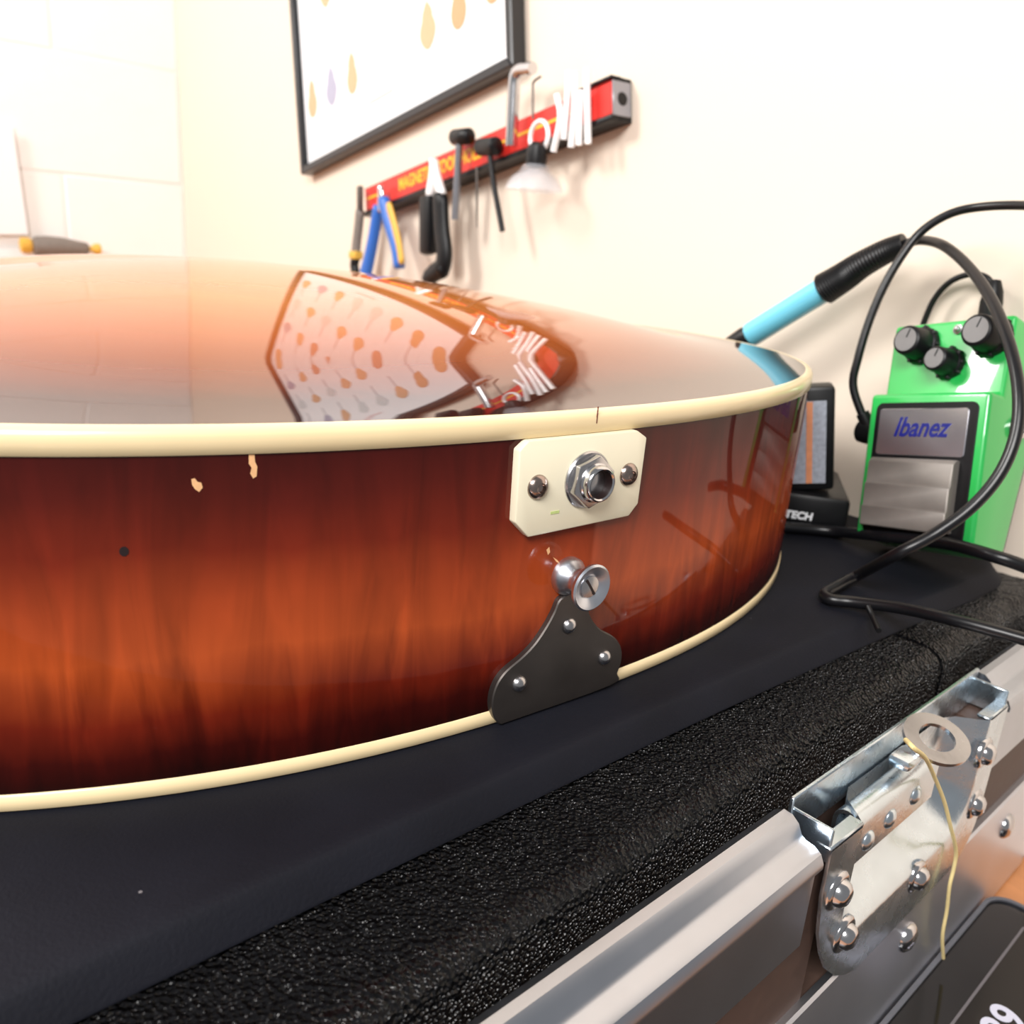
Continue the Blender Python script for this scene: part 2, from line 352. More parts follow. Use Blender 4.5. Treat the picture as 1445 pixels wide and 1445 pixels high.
lr = sweep('lower_rail', [(-0.0890, -0.0965), (-0.0880, -0.0975), (-0.0880, BENCH + 0.002), (-0.0912, BENCH + 0.002), (-0.0912, -0.0965)], CU0, CU1, M_ALU2, case)
def foam(u0, u1):
    prof = []
    for k in range(15): prof.append((-0.30 + k * (0.30 - 0.1185) / 14 if k < 4 else -0.215 + (k - 4) * (0.215 - 0.1185) / 10, -0.0086))
    prof = [(-0.30, -0.0086), (-0.26, -0.0086), (-0.22, -0.0086), (-0.19, -0.0086)] + [(-0.16 + k * 0.0415 / 16, -0.0086) for k in range(17)]
    for k in range(1, 7):
        t = k / 6 * math.pi / 2; prof.append((-0.1185 + 0.0085 * math.sin(t), -0.0171 + 0.0085 * math.cos(t)))
    for k in range(1, 8): prof.append((-0.110, -0.0171 - k * 0.0025))
    nu = max(2, int((u1 - u0) / 0.0028)); n = len(prof); vs_, fs = [], []
    from mathutils import noise as nz
    for i in range(nu + 1):
        u = u0 + (u1 - u0) * i / nu
        for j, (v, z) in enumerate(prof):
            p = uvz(u, v, z); q = p * 190
            d = (nz.noise(q) * 0.5 + nz.noise(q * 2.1) * 0.5) * 0.0006 + nz.noise(p * 35) * 0.0010
            if v < -0.139: d = -abs(d) * 0.3
            nrm = Vector((0, 0, 1)) if v < -0.1186 else (V if z < -0.0171 else (V * (v + 0.1185) + Z * (z + 0.0171)).normalized())
            vs_.append(p + nrm * d)
    for i in range(nu):
        for j in range(n - 1): fs.append((i * n + j, i * n + j + 1, (i + 1) * n + j + 1, (i + 1) * n + j))
    b0 = len(vs_)
    for i in (0, nu):      # end caps
        c0 = len(vs_); vs_.append(uvz(u0 if i == 0 else u1, -0.30, -0.0346)); fs.append(tuple([i * n + j for j in range(n)] + [c0]))
    return mesh('foam_strip', vs_, fs, M_FOAM, case)
foam(CU0, 0.3545); foam(0.3570, CU1 - 0.001)
sweep('foam_bed', [(-0.29, -0.0345), (-0.29, -0.0090), (-0.615, -0.0090), (-0.615, -0.0345)], CU0 + .002, CU1 - 0.002, M_FOAM, case)
# butterfly latch: pressed dish with flange, folded keeper, ring, rivets
def case_pt(x, y, v):
    P = onplane(x, y, V * v, V); return P.dot(U), P.z
CF = frame(V * -0.0880, U, Z, V)   # local x along case, y up, z outward
def rrect(x0, y0, x1, y1, r, k=6):
    out = []
    for cx, cy, a0 in ((x1 - r, y1 - r, 0), (x0 + r, y1 - r, 90), (x0 + r, y0 + r, 180), (x1 - r, y0 + r, 270)):
        for i in range(k + 1):
            a = math.radians(a0 + 90 * i / k); out.append((cx + r * math.cos(a), cy + r * math.sin(a)))
    return out
ly0, ly1 = -0.1000, -0.0275
n_ = 4
flange = [(LU0, ly1)] + [(LU0 + a, b) for a, b in ((0.0005, -0.045), (0.0040, -0.061), (0.0095, -0.0725), (0.0165, -0.0830), (0.0250, -0.0910), (0.0340, -0.0965), (0.0430, ly0))] + \
         [(LU1 - 0.022 + 0.022 * math.sin(t), ly0 + 0.022 - 0.022 * math.cos(t)) for t in [math.pi / 2 * k / 6 for k in range(0, 7)]] + [(LU1, ly1)]
ix0, ix1, iy0 = LU0 + 0.021, LU1 - 0.020, ly0 + 0.024
inner = [(ix0, ly1), (ix0, iy0 + 0.016)] + [(ix0 + 0.016 - 0.016 * math.cos(t), iy0 + 0.016 - 0.016 * math.sin(t)) for t in [math.pi / 2 * k / 6 for k in range(1, 7)]] + \
        [(ix1 - 0.016 + 0.016 * math.sin(t), iy0 + 0.016 - 0.016 * math.cos(t)) for t in [math.pi / 2 * k / 6 for k in range(0, 7)]] + [(ix1, ly1)]
def inset(poly, cx, cy, f): return [(cx + (x - cx) * f, cy + (y - cy) * f) for x, y in poly]
mcx, mcy = (ix0 + ix1) / 2, ly1
loops = [([(x, y) for x, y in flange], 0.0002), (flange, 0.0014), (inset(inner, mcx, mcy, 1.03), 0.0016), (inner, 0.0010), (inset(inner, mcx, mcy, 0.93), -0.0030), (inset(inner, mcx, mcy, 0.84), -0.0090), (inset(inner, mcx, mcy, 0.72), -0.0120)]
vs_, fs = [], []; nl = len(flange)
for lp, zz in loops: vs_ += [(x, y, zz) for x, y in lp]
for i in range(len(loops) - 1):
    for j in range(nl - 1): fs.append((i * nl + j, i * nl + j + 1, (i + 1) * nl + j + 1, (i + 1) * nl + j))
fs.append(tuple(range((len(loops) - 1) * nl, len(loops) * nl)))
latch = auto(mesh('butterfly_latch', vs_, fs, M_ZINC, case, True, CF), 40)
latch['label'] = 'pale blue zinc plated butterfly latch dish'
# upstand behind the dish (rail cut-out), lips and folded keeper bar
box('latch_back', ((LU0 + LU1) / 2, -0.0245, -0.0135), (LU1 - LU0 + 0.002, 0.016, 0.0016), M_ZINC, latch, CF, 0.0004, 1)
for q in (LU0 + 0.0008, LU1 - 0.0008): box('latch_side', (q, ly1 + 0.0010, -0.0065), (0.0014, 0.0120, 0.0140), M_ZINC, latch, CF, 0.0004, 1)
for q0, q1 in ((LU0, ix0), (ix1, LU1)): box('latch_lip', ((q0 + q1) / 2, ly1 + 0.0002, -0.0014), (q1 - q0 + 0.0005, 0.0016, 0.0052), M_ZINC, latch, CF, 0.0005, 1)
ku0, ku1 = ix0 + 0.004, ix0 + 0.068
kp = []
for k in range(9):
    t = math.pi * k / 8; kp.append((-0.0060 + 0.0045 * math.cos(t + math.pi), -0.0330 + 0.0045 * math.sin(t)))
kv = [(-0.0105, -0.0500)] + kp + [(-0.0015, -0.0480), (-0.0030, -0.0480)] + [(-0.0060 + 0.0031 * math.cos(math.pi - (math.pi - math.pi * k / 8)), -0.0330 + 0.0031 * math.sin(math.pi * k / 8)) for k in range(9)] + [(-0.0091, -0.0500)]
nk = len(kv)
vs_ = [(ku0, z, o) for o, z in kv] + [(ku1, z, o) for o, z in kv]
fs = [(i, (i + 1) % nk, nk + (i + 1) % nk, nk + i) for i in range(nk)] + [tuple(range(nk)), tuple(range(2 * nk - 1, nk - 1, -1))]
auto(mesh('keeper_bar', vs_, fs, M_ZINC, latch, True, CF), 40)
def dome(name, o, n, r, h, m, parent, seg=20, slot=False):
    n = Vector(n).normalized(); x = n.orthogonal().normalized(); y = n.cross(x)
    pr = [(r * 1.0, -h * 0.3), (r, 0.0)] + [(r * math.cos(t), h * math.sin(t)) for t in [math.pi / 2 * k / 6 for k in range(1, 6)]] + [(r * 0.05, h)]
    return lathe(name, pr, m, parent, frame(o, x, y, n), seg, 60)
for k, (u, z) in enumerate(((ku0 + 0.010, -0.0420), (ku0 + 0.026, -0.0405), (ku0 + 0.046, -0.0395))):
    dome('rivet', uvz(u, -0.0880 - 0.0020, z), V, 0.0040, 0.0022, M_ZINC, latch)
rv = [case_pt(x, y, -0.0866) for x, y in ((1181, 1257), (1190, 1318), (1293, 1237), (1388, 1062), (1374, 1134))]
for k, (u, z) in enumerate(rv):
    lathe('rivet', [(0.0070, -0.001), (0.0070, 0.0002), (0.0062, 0.0010), (0.0048, 0.0012), (0.0042, 0.0030), (0.0028, 0.0041), (0.0003, 0.0044)], M_CHROME, latch, frame(uvz(u, -0.0866, z), U, Z, V), 24, 50)
for x, y in ((1279, 1322), (1419, 1165), (905, 1560)):
    u, z = case_pt(x, y, -0.0880)
    lathe('rivet', [(0.0066, -0.001), (0.0066, 0.0004), (0.0060, 0.0016), (0.0040, 0.0030), (0.0003, 0.0036)], M_CHROME, lr, frame(uvz(u, -0.0880, z), U, Z, V), 24, 50)
# turn ring: flat oval eyelet standing out of the dish
c = onplane(1322, 1042, V * -0.090, V)
rx, ry, ri, rj = 0.0150, 0.0115, 0.0088, 0.0062
ax, ay = U, (V * 0.955 - Z * 0.30).normalized(); an = ax.cross(ay)
vs_, fs = [], []; ns = 40
for d in (-0.0007, 0.0007):
    for (p, q) in ((rx, ry), (ri, rj)):
        for k in range(ns):
            t = 2 * math.pi * k / ns; sq = 1.0 + (0.10 if math.cos(t) < 0 else 0)
            vs_.append(c + ax * (p * math.cos(t) * sq) + ay * (q * math.sin(t)) + an * d)
for k in range(ns):
    j = (k + 1) % ns
    fs += [(k, j, ns + j, ns + k), (2 * ns + k, 3 * ns + k, 3 * ns + j, 2 * ns + j), (k, 2 * ns + k, 2 * ns + j, j), (ns + k, ns + j, 3 * ns + j, 3 * ns + k)]
auto(mesh('turn_ring', vs_, fs, M_NICKEL, latch), 40)
box('ring_post', (0, 0, 0), (0.012, 0.005, 0.008), M_ZINC, latch, frame(c - U * 0.018 - V * 0.003 - Z * 0.003, U, Z, V), 0.002, 2)

# ------------------------------------------------------------------ mat
def mat_outline(off):
    P = [(CU0 + 0.03, -0.150), (0.0, -0.1495), (0.20, -0.1450), (0.334, -0.1390), (0.40, -0.1345), (0.447, -0.1320), (0.468, -0.1335), (0.480, -0.1400), (0.486, -0.1520), (0.488, -0.170), (0.49, -0.60), (CU0 + 0.03, -0.60)]
    sp = spline([Vector((x, y, 0)) for x, y in P[1:10]], 5)
    P = [P[0]] + [(p.x, p.y) for p in sp] + P[10:]
    n = len(P); out = []
    for i in range(n):
        a, b_ = Vector(P[i - 1]), Vector(P[(i + 1) % n]); t = (b_ - a).normalized(); out.append((P[i][0] - t.y * off, P[i][1] + t.x * off))
    return out
lv = [(-0.004, 0.0), (-0.0008, -0.0001), (0.0006, -0.0008), (0.0016, -0.0024), (0.0060, -0.0068), (0.0062, -0.0076), (0.0050, -0.0080)]
vs_, fs = [], []
for k, (o, z) in enumerate(lv):
    pl = mat_outline(-o) if False else mat_outline(o); vs_ += [uvz(u, v, z) for u, v in pl]; nm_ = len(pl)
for k in range(len(lv) - 1):
    for i in range(nm_): fs.append((k * nm_ + i, k * nm_ + (i + 1) % nm_, (k + 1) * nm_ + (i + 1) % nm_, (k + 1) * nm_ + i))
fs.append(tuple(range(nm_))); fs.append(tuple(range((len(lv) - 1) * nm_, len(lv) * nm_)))
tag(auto(mesh('rubber_mat', vs_, fs, M_MAT), 60), 'dark navy rubber mat under the guitar on top of the case', 'mat')

# ------------------------------------------------------------------ guitar
TAIL = Vector((0.018, 0.243, 0)); S = Vector((0.786, 0.618, 0)).normalized(); A = Vector((-0.618, 0.786, 0)).normalized()
guitar = empty('archtop_guitar', TAIL, 'sunburst archtop guitar lying face down with cream binding and flamed sides', 'guitar')
def gpt(s, t, z): return TAIL + S * s + A * t + Z * z
half = []
for k in range(41):
    th = math.pi / 2 * k / 40; half.append((0.266 * math.sin(th) ** (2 / 2.25), 0.210 * (1 - math.cos(th) ** (2 / 2.25))))
half += [(p.x, p.y) for p in spline([Vector(q) for q in ((0.266, 0.210, 0), (0.257, 0.255, 0), (0.222, 0.305, 0), (0.184, 0.360, 0), (0.170, 0.405, 0), (0.178, 0.460, 0), (0.187, 0.505, 0), (0.178, 0.550, 0), (0.134, 0.595, 0), (0.060, 0.615, 0), (0.0, 0.617, 0))], 8)][1:]
def resample(P, n):
    Ls = [0.0]
    for i in range(1, len(P)): Ls.append(Ls[-1] + math.dist(P[i], P[i - 1]))
    out = []; j = 0
    for k in range(n + 1):
        d = Ls[-1] * k / n
        while j < len(P) - 2 and Ls[j + 1] < d: j += 1
        t = (d - Ls[j]) / max(1e-9, Ls[j + 1] - Ls[j]); out.append((P[j][0] + (P[j + 1][0] - P[j][0]) * t, P[j][1] + (P[j + 1][1] - P[j][1]) * t))
    return out, Ls[-1]
half, HL = resample(half, 150)
OUT = [(s, t) for s, t in half] + [(-s, t) for s, t in half[-2:0:-1]]
NO = len(OUT)
NRM = []
for i in range(NO):
    a, b_ = OUT[i - 1], OUT[(i + 1) % NO]; tx, ty = b_[0] - a[0], b_[1] - a[1]; l = math.hypot(tx, ty); NRM.append((ty / l, -tx / l))
ARC = [HL * i / 150 for i in range(NO + 1)]
def ring(off, z): return [gpt(OUT[i][0] + NRM[i][0] * off, OUT[i][1] + NRM[i][1] * off, z) for i in range(NO)]
def rings(name, rs, m, uvf=None, cap=False, sm=60):
    vs_, fs = [], []
    for off, z in rs: vs_ += ring(off, z)
    for k in range(len(rs) - 1):
        for i in range(NO): fs.append((k * NO + i, k * NO + (i + 1) % NO, (k + 1) * NO + (i + 1) % NO, (k + 1) * NO + i))
    if cap: fs.append(tuple(range((len(rs) - 1) * NO, len(rs) * NO)))
    return auto(mesh(name, vs_, fs, m, guitar), sm)
ZB0, ZB1, ZT0, ZT1 = 0.0004, 0.0052, 0.0897, 0.0965
side = rings('side', [(0, ZB1 - 0.0008 + (ZT0 - ZB1 + 0.0016) * k / 10) for k in range(11)], M_SIDE)
me = side.data; ul = me.uv_layers.new(name='UVMap')
for p in me.polygons:
    idx = [me.loops[l].vertex_index for l in p.loop_indices]; ii = [q % NO for q in idx]; wrap = max(ii) - min(ii) > 5
    for l, q, i in zip(p.loop_indices, idx, ii):
        k = q // NO; x = ARC[i if not (wrap and i == 0) else NO]
        if x > HL: x = x - 2 * HL if not wrap else x - 2 * HL
        ul.data[l].uv = (x, k / 10)
rings('back_binding', [(0.0, ZT0), (0.0006, ZT0 + 0.0002), (0.0006, ZT1 - 0.0024), (0.0003, ZT1 - 0.0012), (-0.0005, ZT1 - 0.0004), (-0.0016, ZT1), (-0.0030, ZT1 - 0.0001), (-0.0032, ZT1 - 0.0030)], M_IVORY, sm=80)
rings('front_binding', [(-0.003, ZB0), (0.0, ZB0), (0.0005, ZB0 + 0.0004), (0.0005, ZB1 - 0.0002), (0.0, ZB1)], M_IVORY, sm=70)
rings('soundboard', [(0.0, ZB0 + 0.0012), (-0.003, ZB0 + 0.0008), (-0.006, ZB0 + 0.0004)], M_ROSE, cap=True)
# carved back: recurve near the rim, then rising to the middle
CT = 0.285; ARCH = 0.0272; QI = 0.22
def carve(q):
    k1 = ARCH / (QI * QI + QI * (1 - QI))
    if q < QI: return k1 * q * q
    sl = 2 * k1 * QI; x = (q - QI) / (1 - QI); return k1 * QI * QI + sl * (1 - QI) * (x - x * x / 2)
NR = 48; vs_, fs, rr = [], [], []
for k in range(NR):
    f = 1 - k / NR; f = f if k else 1.0
    for i in range(NO):
        s0 = OUT[i][0] - NRM[i][0] * 0.0029; t0 = OUT[i][1] - NRM[i][1] * 0.0029
        vs_.append(gpt(s0 * f, CT + (t0 - CT) * f, ZT1 - 0.0002 + carve(1 - f))); rr.append(f)
vs_.append(gpt(0, CT, ZT1 - 0.0002 + carve(1.0))); rr.append(0)
for k in range(NR - 1):
    for i in range(NO): fs.append((k * NO + i, k * NO + (i + 1) % NO, (k + 1) * NO + (i + 1) % NO, (k + 1) * NO + i))
for i in range(NO): fs.append(((NR - 1) * NO + i, (NR - 1) * NO + (i + 1) % NO, NR * NO))
bk = mesh('back_plate', vs_, fs, M_BACK, guitar)
ul = bk.data.uv_layers.new(name='UVMap')
for lp in bk.data.loops: ul.data[lp.index].uv = (rr[lp.vertex_index], 0.5)
# neck, fingerboard, heel and head beyond the body
def loft_box(name, secs, m, parent):
    vs_, fs = [], []
    for t, w, z0, z1 in secs:
        for k in range(9):
            a = math.pi * k / 8; vs_.append(gpt(-w / 2 * math.cos(a), t, z0 + (z1 - z0) * (0.35 + 0.65 * math.sin(a)) if 0 < k < 8 else z0))
    for i in range(len(secs) - 1):
        for k in range(9): fs.append((i * 9 + k, i * 9 + (k + 1) % 9, (i + 1) * 9 + (k + 1) % 9, (i + 1) * 9 + k))
    fs += [tuple(range(9)), tuple(range((len(secs) - 1) * 9, len(secs) * 9))]
    return auto(mesh(name, vs_, fs, m, parent), 50)
loft_box('neck', [(0.610, 0.056, 0.004, 0.088), (0.630, 0.056, 0.004, 0.085), (0.655, 0.054, 0.004, 0.050), (0.685, 0.053, 0.004, 0.030), (0.90, 0.047, 0.004, 0.025), (0.985, 0.043, 0.004, 0.024), (1.005, 0.043, 0.003, 0.024)], M_MAHOG, guitar)
prism('fingerboard', [(-0.027, 0.61), (0.027, 0.61), (0.0215, 1.0), (-0.0215, 1.0)], -0.002, 0.004, M_ROSE, guitar, frame(TAIL, S, A, Z))
prism('headstock', [(-0.022, 0.995), (0.022, 0.995), (0.040, 1.045), (0.045, 1.15), (0.0, 1.165), (-0.045, 1.15), (-0.040, 1.045)], 0.004, 0.019, M_MAHOG, guitar, frame(TAIL, S, A, Z), 0.002)
# jack plate on the tail
JF = frame(TAIL, S, Z, -A)      # local x across, y up, z out of the rim
jp = prism('jack_plate', [(0.0218, 0.0897), (0.0262, 0.0872), (0.0258, 0.0658), (0.0222, 0.0620), (-0.0180, 0.0610), (-0.0233, 0.0662), (-0.0236, 0.0872), (-0.0205, 0.0897)], -0.002, 0.0024, M_CREAM, guitar, JF, 0.0005)
jp['label'] = 'cream output jack plate with cut corners'
def screw(o, n, r, h, m, parent):
    n = Vector(n); x = n.orthogonal().normalized(); y = n.cross(x)
    return lathe('screw', [(r, -0.001), (r, 0.0003), (r * .92, h * .45), (r * .7, h * .8), (r * .42, h), (r * .36, h * .45), (r * .05, h * .3)], m, parent, frame(o, x, y, n), 24, 40)
OUTN = -A
for sx in (-0.0162, 0.0198): screw(gpt(sx, -0.0023, 0.0760), OUTN, 0.0037, 0.0020, M_SCREWB, jp)
jc = gpt(0.0026, -0.0024, 0.0762); JC = frame(jc, S, Z, -A)
lathe('jack_washer', [(0.0088, -0.0004), (0.0088, 0.0005), (0.0084, 0.0010), (0.0058, 0.0011)], M_NICKEL, jp, JC, 40)
hexp = [(0.0082 * math.cos(math.radians(60 * k + 20)), 0.0082 * math.sin(math.radians(60 * k + 20))) for k in range(6)]
prism('jack_nut', hexp, 0.0008, 0.0036, M_NICKEL, jp, JC, 0.0005, 2)
lathe('jack_socket', [(0.0060, 0.001), (0.0060, 0.0042), (0.0056, 0.0046), (0.0055, 0.0060), (0.0052, 0.0066), (0.0048, 0.0068), (0.0043, 0.0064)], M_CHROME, jp, JC, 36, 40, cap=False)
lathe('jack_bore', [(0.0043, 0.00645), (0.0041, 0.0060), (0.0041, 0.0017), (0.0005, 0.0018)], M_DARKSPOT, jp, JC, 24, cap=False)
box('green_mark', (0, 0, 0), (0.0032, 0.0008, 0.0002), mat('green_stain', (0.50, 0.60, 0.22), 0.5, noise=0.2, nscale=900), jp, frame(onplane(783, 723, TAIL - A * 0.00245, A), S, Z, -A))
# tailpiece bracket
br = [(0.0020, 0.0400), (0.0058, 0.0395), (0.0078, 0.0370), (0.0094, 0.0325), (0.0117, 0.0283), (0.0160, 0.0239), (0.0222, 0.0200), (0.0262, 0.0155), (0.0275, 0.0105), (0.0262, 0.0055), (0.0235, 0.0013), (-0.0228, 0.0006),
      (-0.0256, 0.0045), (-0.0266, 0.0098), (-0.0254, 0.0150), (-0.0222, 0.0188), (-0.0160, 0.0222), (-0.0116, 0.0255), (-0.0078, 0.0300), (-0.0050, 0.0345), (-0.0030, 0.0385)]
sm_ = spline([Vector((x, y, 0)) for x, y in br[:12]], 4) + spline([Vector((x, y, 0)) for x, y in br[11:] + [br[0]]], 4)[1:-1]
tb = prism('tailpiece_bracket', [(p.x, p.y) for p in sm_], -0.001, 0.0020, M_DARKSTEEL, guitar, JF, 0.0004, 1)
tb['label'] = 'tarnished grey metal tailpiece bracket'
for s_, z_ in ((0.0016, 0.0286), (0.0188, 0.0132), (-0.0169, 0.0133)): dome('screw', gpt(s_, -0.0018, z_), OUTN, 0.0027, 0.0022, M_NICKEL, tb)
# strap button
BF = frame(gpt(0.0004, -0.0004, 0.0452), S, Z, -A)
sb = lathe('strap_button', [(0.0062, -0.001), (0.0062, 0.0012), (0.0054, 0.0024), (0.0040, 0.0046), (0.0038, 0.0058), (0.0046, 0.0076), (0.0064, 0.0092), (0.0073, 0.0102), (0.0074, 0.0112), (0.0068, 0.0117), (0.0058, 0.0114), (0.0040, 0.0102), (0.0035, 0.0099)], mat('satin_silver', (0.66, 0.69, 0.76), 0.32, 1.0, noise=0.06, nscale=300), guitar, BF, 40, 40)
sb['label'] = 'silver strap button'
lathe('button_screw', [(0.0036, 0.0096), (0.0034, 0.0104), (0.0015, 0.0107), (0.0002, 0.0107)], M_NICKEL, sb, BF, 28)
box('screw_slot', (0, 0, 0.01066), (0.0062, 0.0007, 0.0004), M_DARKSPOT, sb, BF @ Matrix.Rotation(math.radians(125), 4, 'Z'))
# chips and a dent in the finish, plus small painted highlights
def side_hit(x, y):
    d = ray(x, y); best = None
    for i in range(NO):
        a, b_ = gpt(*OUT[i], 0), gpt(*OUT[(i + 1) % NO], 0); e = b_ - a
        den = d.x * e.y - d.y * e.x
        if abs(den) < 1e-12: continue
        k = ((a.x - CAM.x) * e.y - (a.y - CAM.y) * e.x) / den; t = ((a.x - CAM.x) * d.y - (a.y - CAM.y) * d.x) / den
        if 0 <= t <= 1 and k > 0 and (best is None or k < best[0]): best = (k, i)
    k, i = best; n = S * NRM[i][0] + A * NRM[i][1]
    return CAM + d * k, n
def side_mark(name, pix, m):
    P = [side_hit(*p) for p in pix]; n = P[0][1]
    c = sum((p for p, _ in P), Vector()) / len(P)
    vs_ = [p + q * 0.00012 for p, q in P] + [p - q * 0.0004 for p, q in P]; k = len(P)
    return mesh(name, vs_, [tuple(range(k))] + [(i, (i + 1) % k, k + (i + 1) % k, k + i) for i in range(k)], m, guitar, False)
side_mark('finish_chip_or_glint', [(270, 676), (275, 675), (279, 680), (284, 681), (286, 688), (281, 694), (275, 690), (271, 684)], M_CHIP_GLINT)
side_mark('finish_chip_or_glint', [(351, 641), (359, 641), (360, 652), (363, 658), (362, 672), (357, 675), (353, 668), (355, 660), (351, 654)], M_CHIP_GLINT)
side_mark('finish_dent', [(175 + 7 * math.cos(t), 778 + 7 * math.sin(t)) for t in [k * math.pi / 5 for k in range(10)]], M_DARKSPOT)
side_mark('finish_chip_or_glint', [(780, 786), (786, 790), (790, 795), (785, 793)], M_CHIP_GLINT)  # small highlight by the strap button, painted on the side
side_mark('finish_chip_or_glint', [(771, 776), (775, 772), (776, 779), (773, 783)], M_CHIP_GLINT)  # another highlight painted as a pale fleck
# hairline crack in the binding
p, n = side_hit(841, 585)
box('binding_crack', (0, 0, 0), (0.0003, 0.0050, 0.0003), M_MAHOG, guitar, frame(p + n * 0.0006, S, Z, n))

# ------------------------------------------------------------------ green effect pedal leaning by the wall
yaw, tilt, rol = math.radians(-62.29), math.radians(-20.98), math.radians(12.40)
RY = Matrix.Rotation(yaw, 3, 'Z') @ Matrix.Rotation(tilt, 3, 'X') @ Matrix(((math.cos(rol), 0, -math.sin(rol)), (0, 1, 0), (math.sin(rol), 0, math.cos(rol)))) @ Matrix(((1, 0, 0), (0, 0, -1), (0, 1, 0)))
KS = 0.894
pT = CAM + (Vector((0.2483, 0.4597, -0.0104)) - CAM) * KS
PM = Matrix.Translation(pT) @ RY.to_4x4() @ Matrix.Diagonal((KS, KS, KS, 1))     # local x across, y along the pedal upward, z out of the face
pedal = empty('effect_pedal', pT, 'bright green guitar effect pedal with three black knobs leaning by the wall', 'effect pedal')
def ext_x(name, prof, x0, x1, m, parent, mtx, bevel=0.0, seg=3):
    """profile in (y,z) extruded along x"""
    return prism(name, prof, x0, x1, m, parent, mtx @ Matrix(((0, 0, 1, 0), (1, 0, 0, 0), (0, 1, 0, 0), (0, 0, 0, 1))), bevel, seg)
ext_x('housing', [(0, 0.003), (0, 0.034), (0.080, 0.052), (0.0815, 0.040), (0.124, 0.047), (0.124, 0.003)], -0.035, 0.035, M_GREEN, pedal, PM, 0.0025)
ext_x('base_plate', [(0.002, 0.0), (0.002, 0.003), (0.122, 0.003), (0.122, 0.0)], -0.033, 0.033, M_BLACKP, pedal, PM, 0.0006)
slope = math.atan2(0.018, 0.080)
def face_m(y, z, x=0.0): return PM @ Matrix.Translation((x, y, z)) @ Matrix.Rotation(slope, 4, 'X')
FM = face_m(0.0, 0.034)          # origin at the foot of the face; local y up the face
prism('switch_surround', rrect(-0.0300, 0.001, 0.0300, 0.0765, 0.004), -0.002, 0.0008, M_BLACKP, pedal, FM, 0.0004, 1)
pl = prism('badge_plate', rrect(-0.0268, 0.0470, 0.0255, 0.0730, 0.0015, 3), 0.0, 0.0016, M_PLATE, pedal, FM, 0.0003, 1)
text('badge_lettering', 'Ibanez', 0.0150, M_BLUEINK, pl, FM @ Matrix.Translation((-0.001, 0.0622, 0.0017)), 0.0003, 0.35, 0.0001, 0.0335)
tr = ext_x('treadle', [(0.006, -0.001), (0.006, 0.0085), (0.017, 0.0088), (0.0178, 0.0078), (0.030, 0.0080), (0.0308, 0.0070), (0.043, 0.0066), (0.0452, 0.004), (0.0452, -0.001)], -0.0270, 0.0235, M_TREAD, pedal, FM, 0.0006, 1)
slope2 = math.atan2(0.007, 0.0425)
KM = PM @ Matrix.Translation((0, 0.0815, 0.040)) @ Matrix.Rotation(slope2, 4, 'X')
def knob(x, y, r, h):
    k = []
    seg = 40
    mt = KM @ Matrix.Translation((x, y, 0))
    pr = [(r * 1.28, 0.0), (r * 1.28, 0.0020), (r * 1.22, 0.0032), (r * 1.10, 0.0040), (r, h - 0.0012), (r * 0.94, h - 0.0004), (r * 0.82, h), (r * 0.80, h - 0.0004), (r * 0.05, h - 0.0004)]
    kb = lathe('knob', pr, M_BLACKP, pedal, mt, 30, 40)
    # scalloped skirt
    for v in kb.data.vertices: pass
    for q in range(9):
        a = 2 * math.pi * q / 9; box('skirt_rib', (r * 1.22 * math.cos(a), r * 1.22 * math.sin(a), 0.0018), (0.0022, 0.0022, 0.0036), M_BLACKP, kb, mt, 0.0005, 1)
    lathe('knob_cap', [(r * 0.80, h - 0.0006), (r * 0.79, h + 0.0003), (r * 0.02, h + 0.0003)], M_KNOBCAP, kb, mt, 30)
    box('pointer_line', (r * 0.45, 0, h + 0.0004), (r * 0.6, 0.0007, 0.0002), M_BLACKP, kb, mt @ Matrix.Rotation(math.radians(70), 4, 'Z'))
def knob_xy(px, py, h):
    # where the knob cap centre seen in the photo falls on the control panel
    o = KM @ Vector((0, 0, h)); n = (KM.to_3x3() @ Vector((0, 0, 1))).normalized(); q = KM.inverted() @ onplane(px, py, o, n); return q.x, q.y
for px, py, r, h in ((1278, 479, 0.0082, 0.0160), (1318, 505, 0.0068, 0.0150), (1377, 465, 0.0086, 0.0160)):
    x, y = knob_xy(px, py, h); knob(x, y, r, h)
x, y = knob_xy(1350, 464, 0.002)
lathe('indicator_lamp', [(0.0026, 0), (0.0026, 0.0012), (0.0018, 0.0014), (0.0016, 0.0026), (0.0003, 0.0032)], M_NICKEL, pedal, KM @ Matrix.Translation((x, y, 0)), 20)
SM = PM @ Matrix.Translation((0.035, 0.070, 0.022)) @ Matrix.Rotation(math.radians(90), 4, 'Y')
lathe('output_socket', [(0.0070, 0.0), (0.0070, 0.0012), (0.0056, 0.0014), (0.0056, 0.0034), (0.0034, 0.0034), (0.0034, 0.0008), (0.0005, 0.0008)], M_NICKEL, pedal, SM, 24)

